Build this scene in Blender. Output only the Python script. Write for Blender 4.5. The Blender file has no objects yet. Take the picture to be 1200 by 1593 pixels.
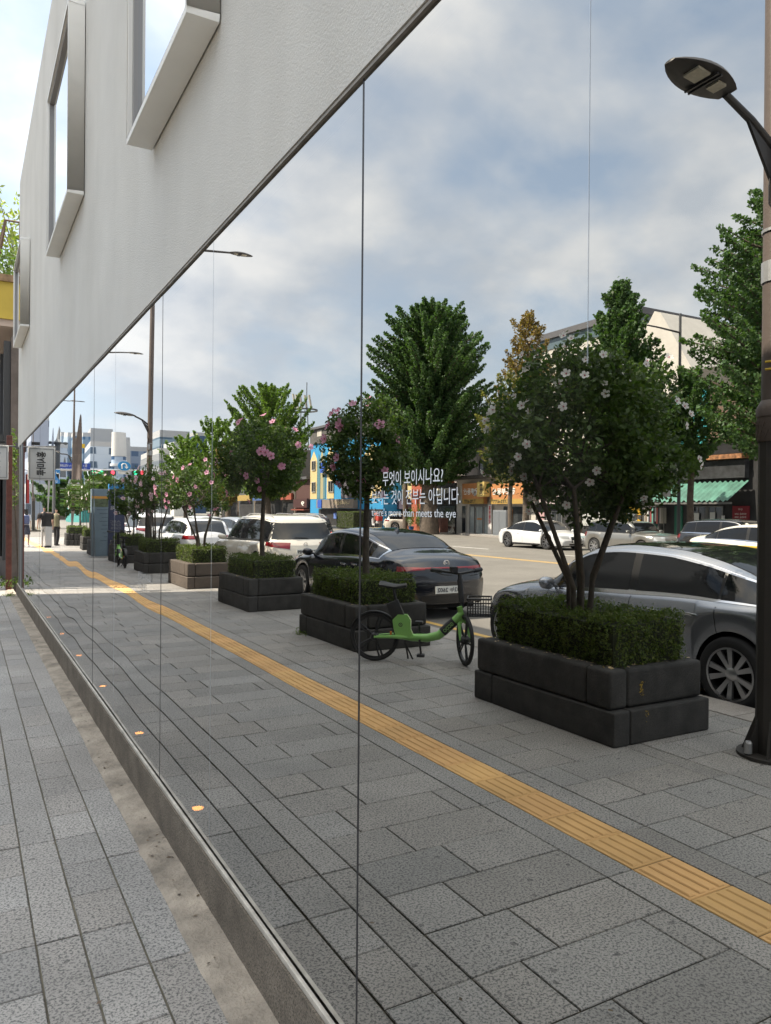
import bpy, bmesh, math, random
import numpy as np
from mathutils import Vector, Matrix
from mathutils.bvhtree import BVHTree
R = math.radians
SC = bpy.context.scene
COL = SC.collection

# ------------------------------------------------------------------ camera, sky, sun, exposure
CAM_D, CAM_H, YAW, PITCH, ROLL, FPX = 0.915, 1.65, R(29.1), R(-0.1), R(-0.45), 1180.0
_f = Vector((math.sin(YAW)*math.cos(PITCH), math.cos(YAW)*math.cos(PITCH), math.sin(PITCH)))
_r0 = Vector((math.cos(YAW), -math.sin(YAW), 0)); _u0 = _r0.cross(_f)
_r = _r0*math.cos(ROLL) - _u0*math.sin(ROLL); _u = _u0*math.cos(ROLL) + _r0*math.sin(ROLL)
cam = bpy.data.cameras.new('camera'); camo = bpy.data.objects.new('camera', cam); COL.objects.link(camo)
cam.sensor_fit = 'VERTICAL'; cam.sensor_height = 36; cam.lens = FPX/1593*36
cam.clip_start = 0.05; cam.clip_end = 5000
camo.matrix_world = Matrix(((_r.x, _u.x, -_f.x, -CAM_D), (_r.y, _u.y, -_f.y, 0), (_r.z, _u.z, -_f.z, CAM_H), (0, 0, 0, 1)))
SC.camera = camo
SUN_EL = R(52)
_t = Vector((-0.965, -0.26, 0)).normalized()*math.cos(SUN_EL) + Vector((0, 0, -math.sin(SUN_EL)))   # travel of light
sl = bpy.data.lights.new('sun', 'SUN'); sl.energy = 5.0; sl.angle = R(0.53); sl.color = (1.0, 0.90, 0.76)
slo = bpy.data.objects.new('sun', sl); COL.objects.link(slo); slo.location = (40, 10, 60)
slo.rotation_euler = (-_t).to_track_quat('Z', 'Y').to_euler()
w = bpy.data.worlds.new('World'); SC.world = w; w.use_nodes = True
nt = w.node_tree; nt.nodes.clear()
def N(nt, t, **kw):
    n = nt.nodes.new(t)
    for k, v in kw.items():
        if k.startswith('i_'): n.inputs[k[2:].replace('_', ' ')].default_value = v
        else: setattr(n, k, v)
    return n
out = N(nt, 'ShaderNodeOutputWorld'); bg = N(nt, 'ShaderNodeBackground')
sky = N(nt, 'ShaderNodeTexSky', sky_type='NISHITA', sun_disc=False, sun_elevation=SUN_EL, air_density=1.0, dust_density=0.8, ozone_density=1.0)
sky.sun_rotation = math.atan2(0.965, 0.26)
tc = N(nt, 'ShaderNodeTexCoord'); sep = N(nt, 'ShaderNodeSeparateXYZ')
nt.links.new(tc.outputs['Generated'], sep.inputs[0])
zz = N(nt, 'ShaderNodeMath', operation='ADD'); zz.inputs[1].default_value = 0.42; nt.links.new(sep.outputs['Z'], zz.inputs[0])
zm = N(nt, 'ShaderNodeMath', operation='MAXIMUM'); zm.inputs[1].default_value = 0.12; nt.links.new(zz.outputs[0], zm.inputs[0])
dv = N(nt, 'ShaderNodeVectorMath', operation='DIVIDE'); cmb = N(nt, 'ShaderNodeCombineXYZ')
for k in range(3): nt.links.new(zm.outputs[0], cmb.inputs[k])
nt.links.new(tc.outputs['Generated'], dv.inputs[0]); nt.links.new(cmb.outputs[0], dv.inputs[1])
mp = N(nt, 'ShaderNodeMapping'); mp.inputs['Location'].default_value = (0.64, 3.91, 2.22); mp.inputs['Scale'].default_value = (1.0, 1.0, 1.0)
nt.links.new(dv.outputs[0], mp.inputs[0])
n1 = N(nt, 'ShaderNodeTexNoise', i_Scale=2.5, i_Detail=8.0, i_Roughness=0.50, i_Distortion=0.15)
nt.links.new(mp.outputs[0], n1.inputs['Vector'])
cr = N(nt, 'ShaderNodeValToRGB'); cr.color_ramp.elements[0].position = 0.40; cr.color_ramp.elements[1].position = 0.58
nt.links.new(n1.outputs['Fac'], cr.inputs[0])
n2 = N(nt, 'ShaderNodeTexNoise', i_Scale=3.6, i_Detail=7.0, i_Roughness=0.5)
nt.links.new(mp.outputs[0], n2.inputs['Vector'])
cc = N(nt, 'ShaderNodeValToRGB')
cc.color_ramp.elements[0].position = 0.41; cc.color_ramp.elements[0].color = (3.25, 3.48, 3.85, 1)
cc.color_ramp.elements[1].position = 0.60; cc.color_ramp.elements[1].color = (5.0, 4.95, 4.9, 1)
nt.links.new(n2.outputs['Fac'], cc.inputs[0])
cf = N(nt, 'ShaderNodeMath', operation='MULTIPLY'); cf.inputs[1].default_value = 0.88; nt.links.new(cr.outputs[0], cf.inputs[0])
mixc = N(nt, 'ShaderNodeMix', data_type='RGBA'); nt.links.new(cf.outputs[0], mixc.inputs[0])
skb = N(nt, 'ShaderNodeMix', data_type='RGBA', blend_type='MULTIPLY'); skb.inputs[0].default_value = 1.0
skb.inputs[7].default_value = (1.05, 0.93, 0.82, 1)
nt.links.new(sky.outputs[0], skb.inputs[6])
skh = N(nt, 'ShaderNodeMix', data_type='RGBA'); skh.inputs[0].default_value = 0.5; skh.inputs[7].default_value = (2.85, 3.45, 4.3, 1); nt.links.new(skb.outputs[2], skh.inputs[6])
nt.links.new(skh.outputs[2], mixc.inputs[6]); nt.links.new(cc.outputs[0], mixc.inputs[7])
hzr = N(nt, 'ShaderNodeMapRange', interpolation_type='SMOOTHSTEP'); hzr.inputs[1].default_value = -0.02; hzr.inputs[2].default_value = 0.22; hzr.inputs[3].default_value = 0.92; hzr.inputs[4].default_value = 0.0
nt.links.new(sep.outputs['Z'], hzr.inputs[0]); hzm = N(nt, 'ShaderNodeMix', data_type='RGBA'); hzm.inputs[7].default_value = (3.3, 3.75, 4.35, 1); nt.links.new(hzr.outputs[0], hzm.inputs[0]); nt.links.new(mixc.outputs[2], hzm.inputs[6]); mixc = hzm
# an overcast sky is brighter towards the zenith than near the horizon
zr = N(nt, 'ShaderNodeMapRange', interpolation_type='SMOOTHSTEP'); zr.inputs[1].default_value = 0.50; zr.inputs[2].default_value = 0.95; zr.inputs[3].default_value = 1.0; zr.inputs[4].default_value = 1.0; zr.inputs[3].default_value = 0.0
nt.links.new(sep.outputs['Z'], zr.inputs[0]); zt_ = N(nt, 'ShaderNodeMix', data_type='RGBA'); zt_.inputs[6].default_value = (1, 1, 1, 1); zt_.inputs[7].default_value = (3.5, 3.2, 2.75, 1); nt.links.new(zr.outputs[0], zt_.inputs[0])
zs = N(nt, 'ShaderNodeVectorMath', operation='MULTIPLY'); nt.links.new(mixc.outputs[2], zs.inputs[0]); nt.links.new(zt_.outputs[2], zs.inputs[1])
nt.links.new(zs.outputs[0], bg.inputs[0]); bg.inputs[1].default_value = 0.115
nt.links.new(bg.outputs[0], out.inputs[0])
SC.view_settings.view_transform = 'Standard'; SC.view_settings.look = 'None'
SC.view_settings.exposure = 1.42; SC.view_settings.gamma = 1.0
SC.render.engine = 'CYCLES'
SC.cycles.max_bounces = 7; SC.cycles.glossy_bounces = 4; SC.cycles.diffuse_bounces = 3; SC.cycles.transmission_bounces = 3
SC.cycles.caustics_reflective = False; SC.cycles.caustics_refractive = False
SC.cycles.sample_clamp_indirect = 4.0
SC.cycles.use_denoising = True

# ------------------------------------------------------------------ measuring helpers: "virtual" x is how far a thing stands in front of the mirror wall
def ray(px, py): return _f + _r*((px-600)/FPX) - _u*((py-796.5)/FPX)
def xp(px, py, X):
    d = ray(px, py); t = (X+CAM_D)/d.x; return d.y*t, CAM_H+d.z*t
def V(x, y, z=0.0): return (-x, y, z)

# ------------------------------------------------------------------ materials
MATS = {}
def mat(name, col, rough=0.6, metal=0.0, var=0.0, vs=8.0, bump=0.0, bs=60.0, coat=0.0, spec=0.5, emit=0.0, det=4.0, fleck=None, tint=False, alpha=None):
    if name in MATS: return MATS[name]
    m = bpy.data.materials.new(name); m.use_nodes = True; MATS[name] = m
    t = m.node_tree; p = t.nodes['Principled BSDF']
    p.inputs['Base Color'].default_value = (*col, 1); p.inputs['Roughness'].default_value = rough
    p.inputs['Metallic'].default_value = metal; p.inputs['Coat Weight'].default_value = coat; p.inputs['Coat Roughness'].default_value = 0.04
    p.inputs['Specular IOR Level'].default_value = spec
    if emit: p.inputs['Emission Color'].default_value = (*col, 1); p.inputs['Emission Strength'].default_value = emit
    t.nodes.new('ShaderNodeTexCoord'); co = [n for n in t.nodes if n.type == 'TEX_COORD'][0].outputs['Object']
    src = None
    if var:
        n = N(t, 'ShaderNodeTexNoise', i_Scale=vs, i_Detail=det, i_Roughness=0.6); t.links.new(co, n.inputs['Vector'])
        r = N(t, 'ShaderNodeValToRGB'); r.color_ramp.elements[0].position = 0.3; r.color_ramp.elements[1].position = 0.7
        r.color_ramp.elements[0].color = tuple(c*(1-var) for c in col)+(1,); r.color_ramp.elements[1].color = tuple(min(1, c*(1+var)) for c in col)+(1,)
        t.links.new(n.outputs['Fac'], r.inputs[0]); src = r.outputs[0]
    if fleck:
        fs, fc, lo, hi = fleck
        n = N(t, 'ShaderNodeTexNoise', i_Scale=fs, i_Detail=3.0, i_Roughness=0.7); t.links.new(co, n.inputs['Vector'])
        r = N(t, 'ShaderNodeValToRGB'); r.color_ramp.elements[0].position = lo; r.color_ramp.elements[1].position = hi
        mx = N(t, 'ShaderNodeMix', data_type='RGBA'); t.links.new(n.outputs['Fac'], r.inputs[0]); t.links.new(r.outputs[0], mx.inputs[0])
        mx.inputs[7].default_value = (*col, 1); mx.inputs[6].default_value = (*fc, 1)
        if src is not None: t.links.new(src, mx.inputs[7])
        src = mx.outputs[2]
    if tint:
        a = N(t, 'ShaderNodeVertexColor', layer_name='tint'); mx = N(t, 'ShaderNodeMix', data_type='RGBA', blend_type='MULTIPLY'); mx.inputs[0].default_value = 1
        if src is not None: t.links.new(src, mx.inputs[6])
        else: mx.inputs[6].default_value = (*col, 1)
        t.links.new(a.outputs[0], mx.inputs[7]); src = mx.outputs[2]
    if src is not None: t.links.new(src, p.inputs['Base Color'])
    if bump:
        n = N(t, 'ShaderNodeTexNoise', i_Scale=bs, i_Detail=5.0, i_Roughness=0.6); t.links.new(co, n.inputs['Vector'])
        b = N(t, 'ShaderNodeBump'); b.inputs['Strength'].default_value = min(1, bump); b.inputs['Distance'].default_value = 0.6/bs
        t.links.new(n.outputs['Fac'], b.inputs['Height']); t.links.new(b.outputs[0], p.inputs['Normal'])
    return m
def leafmat(name, col, trans=0.35, rough=0.5):
    if name in MATS: return MATS[name]
    m = bpy.data.materials.new(name); m.use_nodes = True; MATS[name] = m
    t = m.node_tree; p = t.nodes['Principled BSDF']; o = t.nodes['Material Output']
    a = N(t, 'ShaderNodeVertexColor', layer_name='tint'); mx = N(t, 'ShaderNodeMix', data_type='RGBA', blend_type='MULTIPLY'); mx.inputs[0].default_value = 1
    mx.inputs[6].default_value = (*col, 1); t.links.new(a.outputs[0], mx.inputs[7]); t.links.new(mx.outputs[2], p.inputs['Base Color'])
    p.inputs['Roughness'].default_value = rough; p.inputs['Specular IOR Level'].default_value = 0.35
    tr = N(t, 'ShaderNodeBsdfTranslucent'); t2 = N(t, 'ShaderNodeMix', data_type='RGBA', blend_type='MULTIPLY'); t2.inputs[0].default_value = 1
    t.links.new(mx.outputs[2], t2.inputs[6]); t2.inputs[7].default_value = (1.5, 1.7, 0.6, 1); t.links.new(t2.outputs[2], tr.inputs[0])
    ms = N(t, 'ShaderNodeMixShader'); ms.inputs[0].default_value = trans
    t.links.new(p.outputs[0], ms.inputs[1]); t.links.new(tr.outputs[0], ms.inputs[2]); t.links.new(ms.outputs[0], o.inputs[0])
    return m

# ------------------------------------------------------------------ object helpers
def tag(o, label=None, cat=None, group=None, kind=None):
    if label: o['label'] = label
    if cat: o['category'] = cat
    if group: o['group'] = group
    if kind: o['kind'] = kind
    return o
def empty(name, loc, label=None, cat=None, group=None, rz=0.0):
    o = bpy.data.objects.new(name, None); COL.objects.link(o); o.location = loc; o.rotation_euler = (0, 0, rz); o.empty_display_size = 0.1
    return tag(o, label, cat, group)
def copy_tree(o, parent=None):
    c = o.copy(); COL.objects.link(c); c.parent = parent
    for ch in list(o.children): copy_tree(ch, c)
    return c
class MB:
    def __init__(s): s.v = []; s.f = []; s.mi = []; s.cur = 0
    def add(s, vs, fs):
        b = len(s.v); s.v += [tuple(v) for v in vs]; s.f += [tuple(i+b for i in f) for f in fs]; s.mi += [s.cur]*len(fs); return s
    def box(s, x0, x1, y0, y1, z0, z1):
        if x0 > x1: x0, x1 = x1, x0
        if y0 > y1: y0, y1 = y1, y0
        return s.add([(x0,y0,z0),(x1,y0,z0),(x1,y1,z0),(x0,y1,z0),(x0,y0,z1),(x1,y0,z1),(x1,y1,z1),(x0,y1,z1)],
              [(0,3,2,1),(4,5,6,7),(0,1,5,4),(1,2,6,5),(2,3,7,6),(3,0,4,7)])
    def obox(s, c, ax, ay, az):
        c, ax, ay, az = map(Vector, (c, ax, ay, az)); vs = []
        for k in (-1, 1):
            for i, j in ((-1,-1),(1,-1),(1,1),(-1,1)): vs.append(c+ax*i+ay*j+az*k)
        return s.add(vs, [(0,3,2,1),(4,5,6,7),(0,1,5,4),(1,2,6,5),(2,3,7,6),(3,0,4,7)])
    def quad(s, *p): return s.add(p, [tuple(range(len(p)))])
    def tube(s, pts, rad, n=8, cap=True):
        pts = [Vector(p) for p in pts]
        if not hasattr(rad, '__len__'): rad = [rad]*len(pts)
        rings = []; up = None
        for i, p in enumerate(pts):
            d = (pts[min(i+1, len(pts)-1)] - pts[max(i-1, 0)]).normalized()
            if up is None: up = d.orthogonal().normalized()
            up = (up - d*up.dot(d))
            up = up.normalized() if up.length > 1e-5 else d.orthogonal().normalized()
            b = d.cross(up); rings.append([p + (up*math.cos(2*math.pi*k/n) + b*math.sin(2*math.pi*k/n))*rad[i] for k in range(n)])
        vs = [v for r in rings for v in r]; fs = []
        for i in range(len(pts)-1):
            for k in range(n): fs.append((i*n+k, i*n+(k+1)%n, (i+1)*n+(k+1)%n, (i+1)*n+k))
        if cap: fs.append(tuple(range(n-1, -1, -1))); fs.append(tuple((len(pts)-1)*n+k for k in range(n)))
        return s.add(vs, fs)
    def lathe(s, prof, n=24, axis='z', c=(0,0,0), closed=False):
        vs = []
        for k in range(n):
            a = 2*math.pi*k/n
            for r, h in prof:
                if axis == 'z': p = (r*math.cos(a), r*math.sin(a), h)
                elif axis == 'x': p = (h, r*math.cos(a), r*math.sin(a))
                else: p = (r*math.sin(a), h, r*math.cos(a))
                vs.append((p[0]+c[0], p[1]+c[1], p[2]+c[2]))
        m = len(prof); fs = []
        for k in range(n):
            k2 = (k+1) % n
            for j in range(m-1): fs.append((k*m+j, k2*m+j, k2*m+j+1, k*m+j+1))
            if closed: fs.append((k*m+m-1, k2*m+m-1, k2*m, k*m))
        return s.add(vs, fs)
    def build(s, name, m, parent=None, smooth=False, bevel=0.0, label=None, cat=None, group=None, kind=None, autos=None, seg=2):
        me = bpy.data.meshes.new(name); me.from_pydata(s.v, [], s.f); me.update()
        ms = m if isinstance(m, (list, tuple)) else [m]
        for x in ms: me.materials.append(x)
        if len(ms) > 1: me.polygons.foreach_set('material_index', s.mi)
        bm = bmesh.new(); bm.from_mesh(me); bmesh.ops.remove_doubles(bm, verts=bm.verts, dist=1e-5); bmesh.ops.recalc_face_normals(bm, faces=bm.faces)
        if bevel:
            es = [e for e in bm.edges if len(e.link_faces) == 2 and e.calc_face_angle(0) > 0.6]
            bmesh.ops.bevel(bm, geom=es, offset=bevel, segments=seg, affect='EDGES', profile=0.6, clamp_overlap=True)
        bm.to_mesh(me); bm.free()
        if smooth or bevel:
            me.shade_smooth()
            try: me.set_sharp_from_angle(angle=R(autos or 40))
            except Exception: pass
        o = bpy.data.objects.new(name, me); COL.objects.link(o)
        if parent: o.parent = parent
        return tag(o, label, cat, group, kind)
def npmesh(name, verts, nper, m, tint=None, parent=None, **kw):
    """many separate n-gons from an array (count*nper,3); tint: (count,3)"""
    cnt = len(verts)//nper
    me = bpy.data.meshes.new(name); me.vertices.add(cnt*nper); me.vertices.foreach_set('co', np.asarray(verts, dtype=np.float32).ravel())
    me.loops.add(cnt*nper); me.loops.foreach_set('vertex_index', np.arange(cnt*nper, dtype=np.int32))
    me.polygons.add(cnt); me.polygons.foreach_set('loop_start', np.arange(cnt, dtype=np.int32)*nper); me.polygons.foreach_set('loop_total', np.full(cnt, nper, dtype=np.int32))
    me.update(calc_edges=True)
    if tint is not None:
        ca = me.color_attributes.new('tint', 'FLOAT_COLOR', 'CORNER'); c = np.ones((cnt, nper, 4), dtype=np.float32); c[:, :, :3] = np.asarray(tint)[:, None, :]
        ca.data.foreach_set('color', c.ravel())
    me.materials.append(m); me.validate()
    o = bpy.data.objects.new(name, me); COL.objects.link(o)
    if parent: o.parent = parent
    return tag(o, kw.get('label'), kw.get('cat'), kw.get('group'), kw.get('kind'))
def text_obj(name, body, org, U, W, width, height, m, parent=None, bold=0.0, fit=True, thick=0.002, align='C'):
    """flat lettering: baseline box centred on org, U reading direction, W up direction"""
    c = bpy.data.curves.new(name, 'FONT'); c.body = body; c.offset = bold; c.resolution_u = 3
    o = bpy.data.objects.new(name, c); COL.objects.link(o)
    dg = bpy.context.evaluated_depsgraph_get(); me = bpy.data.meshes.new_from_object(o.evaluated_get(dg)); COL.objects.unlink(o); bpy.data.objects.remove(o)
    co = np.empty(len(me.vertices)*3, dtype=np.float32); me.vertices.foreach_get('co', co); co = co.reshape(-1, 3)
    mn, mx = co.min(0), co.max(0); s = height/max(1e-6, mx[1]-mn[1]); sx = width/max(1e-6, mx[0]-mn[0]) if width else s
    c0 = (mn+mx)/2; U = Vector(U).normalized(); W = Vector(W).normalized(); Nn = U.cross(W)
    out = np.empty_like(co)
    lx = (co[:, 0]-c0[0])*sx; ly = (co[:, 1]-c0[1])*s
    for k in range(3): out[:, k] = org[k] + lx*U[k] + ly*W[k] + Nn[k]*thick
    me.vertices.foreach_set('co', out.ravel()); me.update(); me.materials.clear(); me.materials.append(m); me.name = name
    t = bpy.data.objects.new(name, me); COL.objects.link(t)
    if parent: t.parent = parent
    return t
rng = np.random.default_rng(7); random.seed(5)
# ------------------------------------------------------------------ setting: ground, road, pavements
PI = math.pi
def spots(m, scale, thr, dark):
    t = m.node_tree; b = t.nodes['Principled BSDF']; s = b.inputs['Base Color'].links[0].from_socket; c = [n for n in t.nodes if n.type == 'TEX_COORD'][0]
    nz = N(t, 'ShaderNodeTexNoise', i_Scale=scale*3, i_Detail=2.0); ad = N(t, 'ShaderNodeMix', data_type='VECTOR'); ad.inputs[0].default_value = 0.03
    t.links.new(c.outputs['Object'], nz.inputs['Vector']); t.links.new(c.outputs['Object'], ad.inputs[4]); t.links.new(nz.outputs['Color'], ad.inputs[5])
    v = N(t, 'ShaderNodeTexVoronoi', i_Scale=scale); v.voronoi_dimensions = '2D'; t.links.new(ad.outputs[1], v.inputs['Vector'])
    wn = N(t, 'ShaderNodeTexWhiteNoise'); t.links.new(v.outputs['Color'], wn.inputs['Vector'])
    th = N(t, 'ShaderNodeMath', operation='MULTIPLY'); th.inputs[1].default_value = thr*2.2; t.links.new(wn.outputs['Value'], th.inputs[0])
    lt = N(t, 'ShaderNodeMath', operation='LESS_THAN'); t.links.new(v.outputs['Distance'], lt.inputs[0]); sb_ = N(t, 'ShaderNodeMath', operation='SUBTRACT'); sb_.inputs[1].default_value = thr*1.1; t.links.new(th.outputs[0], sb_.inputs[0]); t.links.new(sb_.outputs[0], lt.inputs[1])
    fm = N(t, 'ShaderNodeMath', operation='MULTIPLY'); fm.inputs[1].default_value = 1-dark; t.links.new(lt.outputs[0], fm.inputs[0])
    mx = N(t, 'ShaderNodeMix', data_type='RGBA'); t.links.new(fm.outputs[0], mx.inputs[0]); t.links.new(s, mx.inputs[6]); mx.inputs[7].default_value = (0.03, 0.03, 0.032, 1); t.links.new(mx.outputs[2], b.inputs['Base Color'])
m_joint = mat('joint_grit', (0.13, 0.118, 0.088), 0.95, var=0.5, vs=3.0, bump=0.5, bs=90)
m_paver = mat('granite_paver', (0.330, 0.314, 0.292), 0.72, var=0.17, vs=1.6, bump=0.35, bs=160, fleck=(95, (0.105, 0.104, 0.10), 0.40, 0.52), tint=True, det=6)
spots(m_paver, 6.5, 0.075, 0.45); spots(m_paver, 17.0, 0.10, 0.6)
m_paver2 = mat('granite_paver_far', (0.27, 0.27, 0.265), 0.8, var=0.2, vs=1.0)
m_asph = mat('asphalt', (0.20, 0.187, 0.168), 0.9, var=0.22, vs=0.6, bump=0.4, bs=120, fleck=(240, (0.13, 0.122, 0.11), 0.4, 0.55), det=8)
m_conc = mat('rough_concrete', (0.295, 0.255, 0.205), 0.97, var=0.42, vs=5.0, bump=1.0, bs=40, det=9)
m_line = mat('road_paint_white', (0.72, 0.71, 0.68), 0.7, var=0.15, vs=9)
m_yline = mat('road_paint_yellow', (0.62, 0.40, 0.12), 0.7, var=0.15, vs=9)
m_kerb = mat('granite_kerb', (0.36, 0.33, 0.30), 0.8, var=0.15, vs=5, fleck=(140, (0.2, 0.19, 0.18), 0.38, 0.5))
m_tact = mat('yellow_tactile_paver', (0.66, 0.40, 0.155), 0.75, var=0.16, vs=2.2, bump=0.25, bs=150, tint=True, det=7)
RZ = -0.12
# one ground sheet to the horizon, the road a sheet above it
MB().quad((-900, -600, -0.20), (900, -600, -0.20), (900, 1400, -0.20), (-900, 1400, -0.20)).build('ground', mat('bare_ground', (0.20, 0.19, 0.17), 0.95, var=0.2, vs=0.2), kind='structure')
rd = MB(); rd.quad(V(4.95, -60, RZ), V(4.95, 420, RZ), V(60, 420, RZ), V(60, 52, RZ), V(31.5, 47, RZ), V(27.6, 26, RZ), V(27.6, -60, RZ)); rd.build('road', m_asph, kind='structure')
cr_ = MB(); cr_.quad(V(-40, 47, RZ-0.004), V(-40, 62, RZ-0.004), V(4.95, 62, RZ-0.004), V(4.95, 47, RZ-0.004)); cr_.build('cross_road', m_asph, kind='structure')
# near pavement: a dark joint base with every paver as its own top face
base = MB(); base.box(-4.72, -0.155, -14, 47, -0.2, -0.010); base.box(0, -4.72, 62.2, 200, -0.2, -0.010); base.build('pavement_base', m_joint, kind='structure')
tv, tt = [], []
PT = 0.3165; Y0 = 1.87
def tile(x0, x1, y0, y1, g=0.0032, z=0.0):
    j = lambda: random.uniform(-0.0012, 0.0012)
    a, b = -x1+g, -x0-g; zz = z + random.uniform(-0.0015, 0.0015); ch = 0.003
    # top and four small chamfer faces
    P = [(a+j(), y0+g+j()), (b+j(), y0+g+j()), (b+j(), y1-g+j()), (a+j(), y1-g+j())]
    Q = [(a+ch, y0+g+ch), (b-ch, y0+g+ch), (b-ch, y1-g-ch), (a+ch, y1-g-ch)]
    v = random.uniform(0.86, 1.10); w = random.uniform(-0.015, 0.02); t = (v+w, v, v-w)
    tv.extend([(q[0], q[1], zz) for q in Q]); tt.append(t)
    for k in range(4):
        k2 = (k+1) % 4
        tv.extend([(P[k][0], P[k][1], zz-0.004), (P[k2][0], P[k2][1], zz-0.004), (Q[k2][0], Q[k2][1], zz), (Q[k][0], Q[k][1], zz)]); tt.append(t)
NY0, NY1 = -26, 142
def long_band(x0, x1, ph):
    for i in range(NY0//3, NY1//3): tile(x0, x1, Y0+(3*i+ph)*PT, Y0+(3*i+3+ph)*PT)
def small_band(x0, x1):
    for i in range(NY0, NY1): tile(x0, x1, Y0+i*PT, Y0+(i+1)*PT)
def field(x0, x1, cells):
    for i in range(NY0, NY1):
        off = [0.0, 0.31, 0.12, 0.44, 0.22][i % 5]*1.0
        xs = [x0]; x = x0 + cells*(0.35+off)
        while x < x1-0.12: xs.append(x); x += cells
        xs.append(x1)
        for a, b in zip(xs[:-1], xs[1:]): tile(a, b, Y0+i*PT, Y0+(i+1)*PT)
long_band(0.155, 0.31, 0); small_band(0.31, 0.506); long_band(0.506, 0.665, 1); field(0.665, 1.64, 0.62)
long_band(1.64, 1.80, 2); long_band(2.076, 2.235, 0); field(2.235, 3.17, 0.62); long_band(3.17, 3.33, 1); field(3.33, 4.55, 0.62)
npmesh('pavement', np.array(tv), 4, m_paver, tt, kind='structure')
# yellow guiding strip with four bars on every paver
tv, tt = [], []
def bar(x0, x1, y0, y1, h, t):
    a = [(-x1, y0), (-x0, y0), (-x0, y1), (-x1, y1)]; s = 0.007
    b = [(-x1+s, y0+s), (-x0-s, y0+s), (-x0-s, y1-s), (-x1+s, y1-s)]
    tv.extend([(p[0], p[1], h) for p in b]); tt.append(t)
    for k in range(4):
        k2 = (k+1) % 4; tv.extend([(*a[k], 0.001), (*a[k2], 0.001), (*b[k2], h), (*b[k], h)]); tt.append(t)
for i in range(NY0, NY1):
    y = Y0+i*PT; n0 = len(tt); tile(1.80, 2.076, y, y+PT, 0.0025); v = random.uniform(0.9, 1.08); t = (v, v*random.uniform(.97, 1.02), v)
    for q in range(n0, len(tt)): tt[q] = t
    for k in range(4): bar(1.80+0.022+k*0.063, 1.80+0.022+k*0.063+0.038, y+0.016, y+PT-0.016, 0.006, t)
npmesh('tactile_paving', np.array(tv), 4, m_tact, tt, kind='structure')
# rough concrete strip along the wall
cs = MB(); nx, ny = 4, 260; vs = []
for i in range(ny+1):
    for j in range(nx+1):
        y = -3+i*0.085; e = 0.006*math.sin(y*7.3)+0.004*math.sin(y*17.1)
        x = 0.025+(0.176+(e if 0 < j else 0)-0.025)*j/nx; vs.append((-x, y, (0.008+0.004*(1-j/nx)+random.uniform(-.003, .003)) if j < 4 else -0.008))
cs.add(vs, [(i*(nx+1)+j, i*(nx+1)+j+1, (i+1)*(nx+1)+j+1, (i+1)*(nx+1)+j) for i in range(ny) for j in range(nx)])
cs.build('concrete_strip', m_conc, smooth=True, kind='structure')
kb = MB(); y = -14
while y < 47: kb.box(-4.95, -4.56, y+0.004, y+0.996, -0.2, 0.004); y += 1.0
kb.build('kerb', m_kerb, bevel=0.01, kind='structure')
# far pavement with its kerb
fp = MB(); fp.quad(V(27.9, -60, 0.0), V(60, -60, 0), V(60, 51.7, 0), V(31.8, 46.7, 0), V(27.9, 26.1, 0)); fp.build('far_pavement', m_paver2, kind='structure')
fk = MB()
for a, b in (((27.6, -60), (27.6, 26)), ((27.6, 26), (31.5, 47)), ((31.5, 47), (60, 52))):
    a, b = Vector(V(*a)), Vector(V(*b)); d = (b-a); n = Vector((-d.y, d.x, 0)).normalized()*0.15
    fk.obox((a+b)/2+n+Vector((0, 0, -0.09)), d/2, n, (0, 0, 0.095))
fk.build('far_kerb', m_kerb, kind='structure')
fp2 = MB(); fp2.box(-38, -31, 62, 200, -0.2, 0.0); fp2.build('far_pavement_beyond_junction', m_paver2, kind='structure')
# road markings
ml = MB()
def dash(x, y0, y1, w=0.07, mb=ml): mb.quad((-x-w, y0, RZ+0.004), (-x+w, y0, RZ+0.004), (-x+w, y1, RZ+0.004), (-x-w, y1, RZ+0.004))
for x in (9.8, 13.6, 20.6):
    y = -19.3+ (0 if x > 10 else 2.5)
    while y < 46: dash(x, y, y+3.0); y += 8.0
for k in range(9): ml.quad(V(6+k*2.6, 51, RZ+.004), V(7.2+k*2.6, 51, RZ+.004), V(7.2+k*2.6, 56, RZ+.004), V(6+k*2.6, 56, RZ+.004))
ml.quad(V(5.4, 48.6, RZ+.004), V(16.8, 48.6, RZ+.004), V(16.8, 49.0, RZ+.004), V(5.4, 49.0, RZ+.004))
ml.build('lane_markings', m_line, kind='structure')
yl = MB()
dash(16.9, -40, 46, 0.06, yl); dash(17.15, -40, 46, 0.06, yl); dash(5.3, -30, 46, 0.06, yl); dash(5.55, -30, 46, 0.06, yl)
yl.build('yellow_road_lines', m_yline, kind='structure')

# ------------------------------------------------------------------ the mirror-glass building
m_stucco = mat('grey_stucco', (0.55, 0.54, 0.505), 0.92, var=0.06, vs=1.3, bump=1.0, bs=130, det=8)
_t2 = m_stucco.node_tree  # vertical streaks of weathering
_n = N(_t2, 'ShaderNodeTexNoise', i_Scale=1.0, i_Detail=6.0); _mp = N(_t2, 'ShaderNodeMapping'); _mp.inputs['Scale'].default_value = (1.1, 1.1, 0.16)
_tcn = [n for n in _t2.nodes if n.type == 'TEX_COORD'][0]; _t2.links.new(_tcn.outputs['Object'], _mp.inputs[0]); _t2.links.new(_mp.outputs[0], _n.inputs['Vector'])
_rr = N(_t2, 'ShaderNodeValToRGB'); _rr.color_ramp.elements[0].position = .36; _rr.color_ramp.elements[0].color = (.955, .95, .94, 1); _rr.color_ramp.elements[1].position = .56; _rr.color_ramp.elements[1].color = (1.03, 1.03, 1.03, 1)
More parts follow.
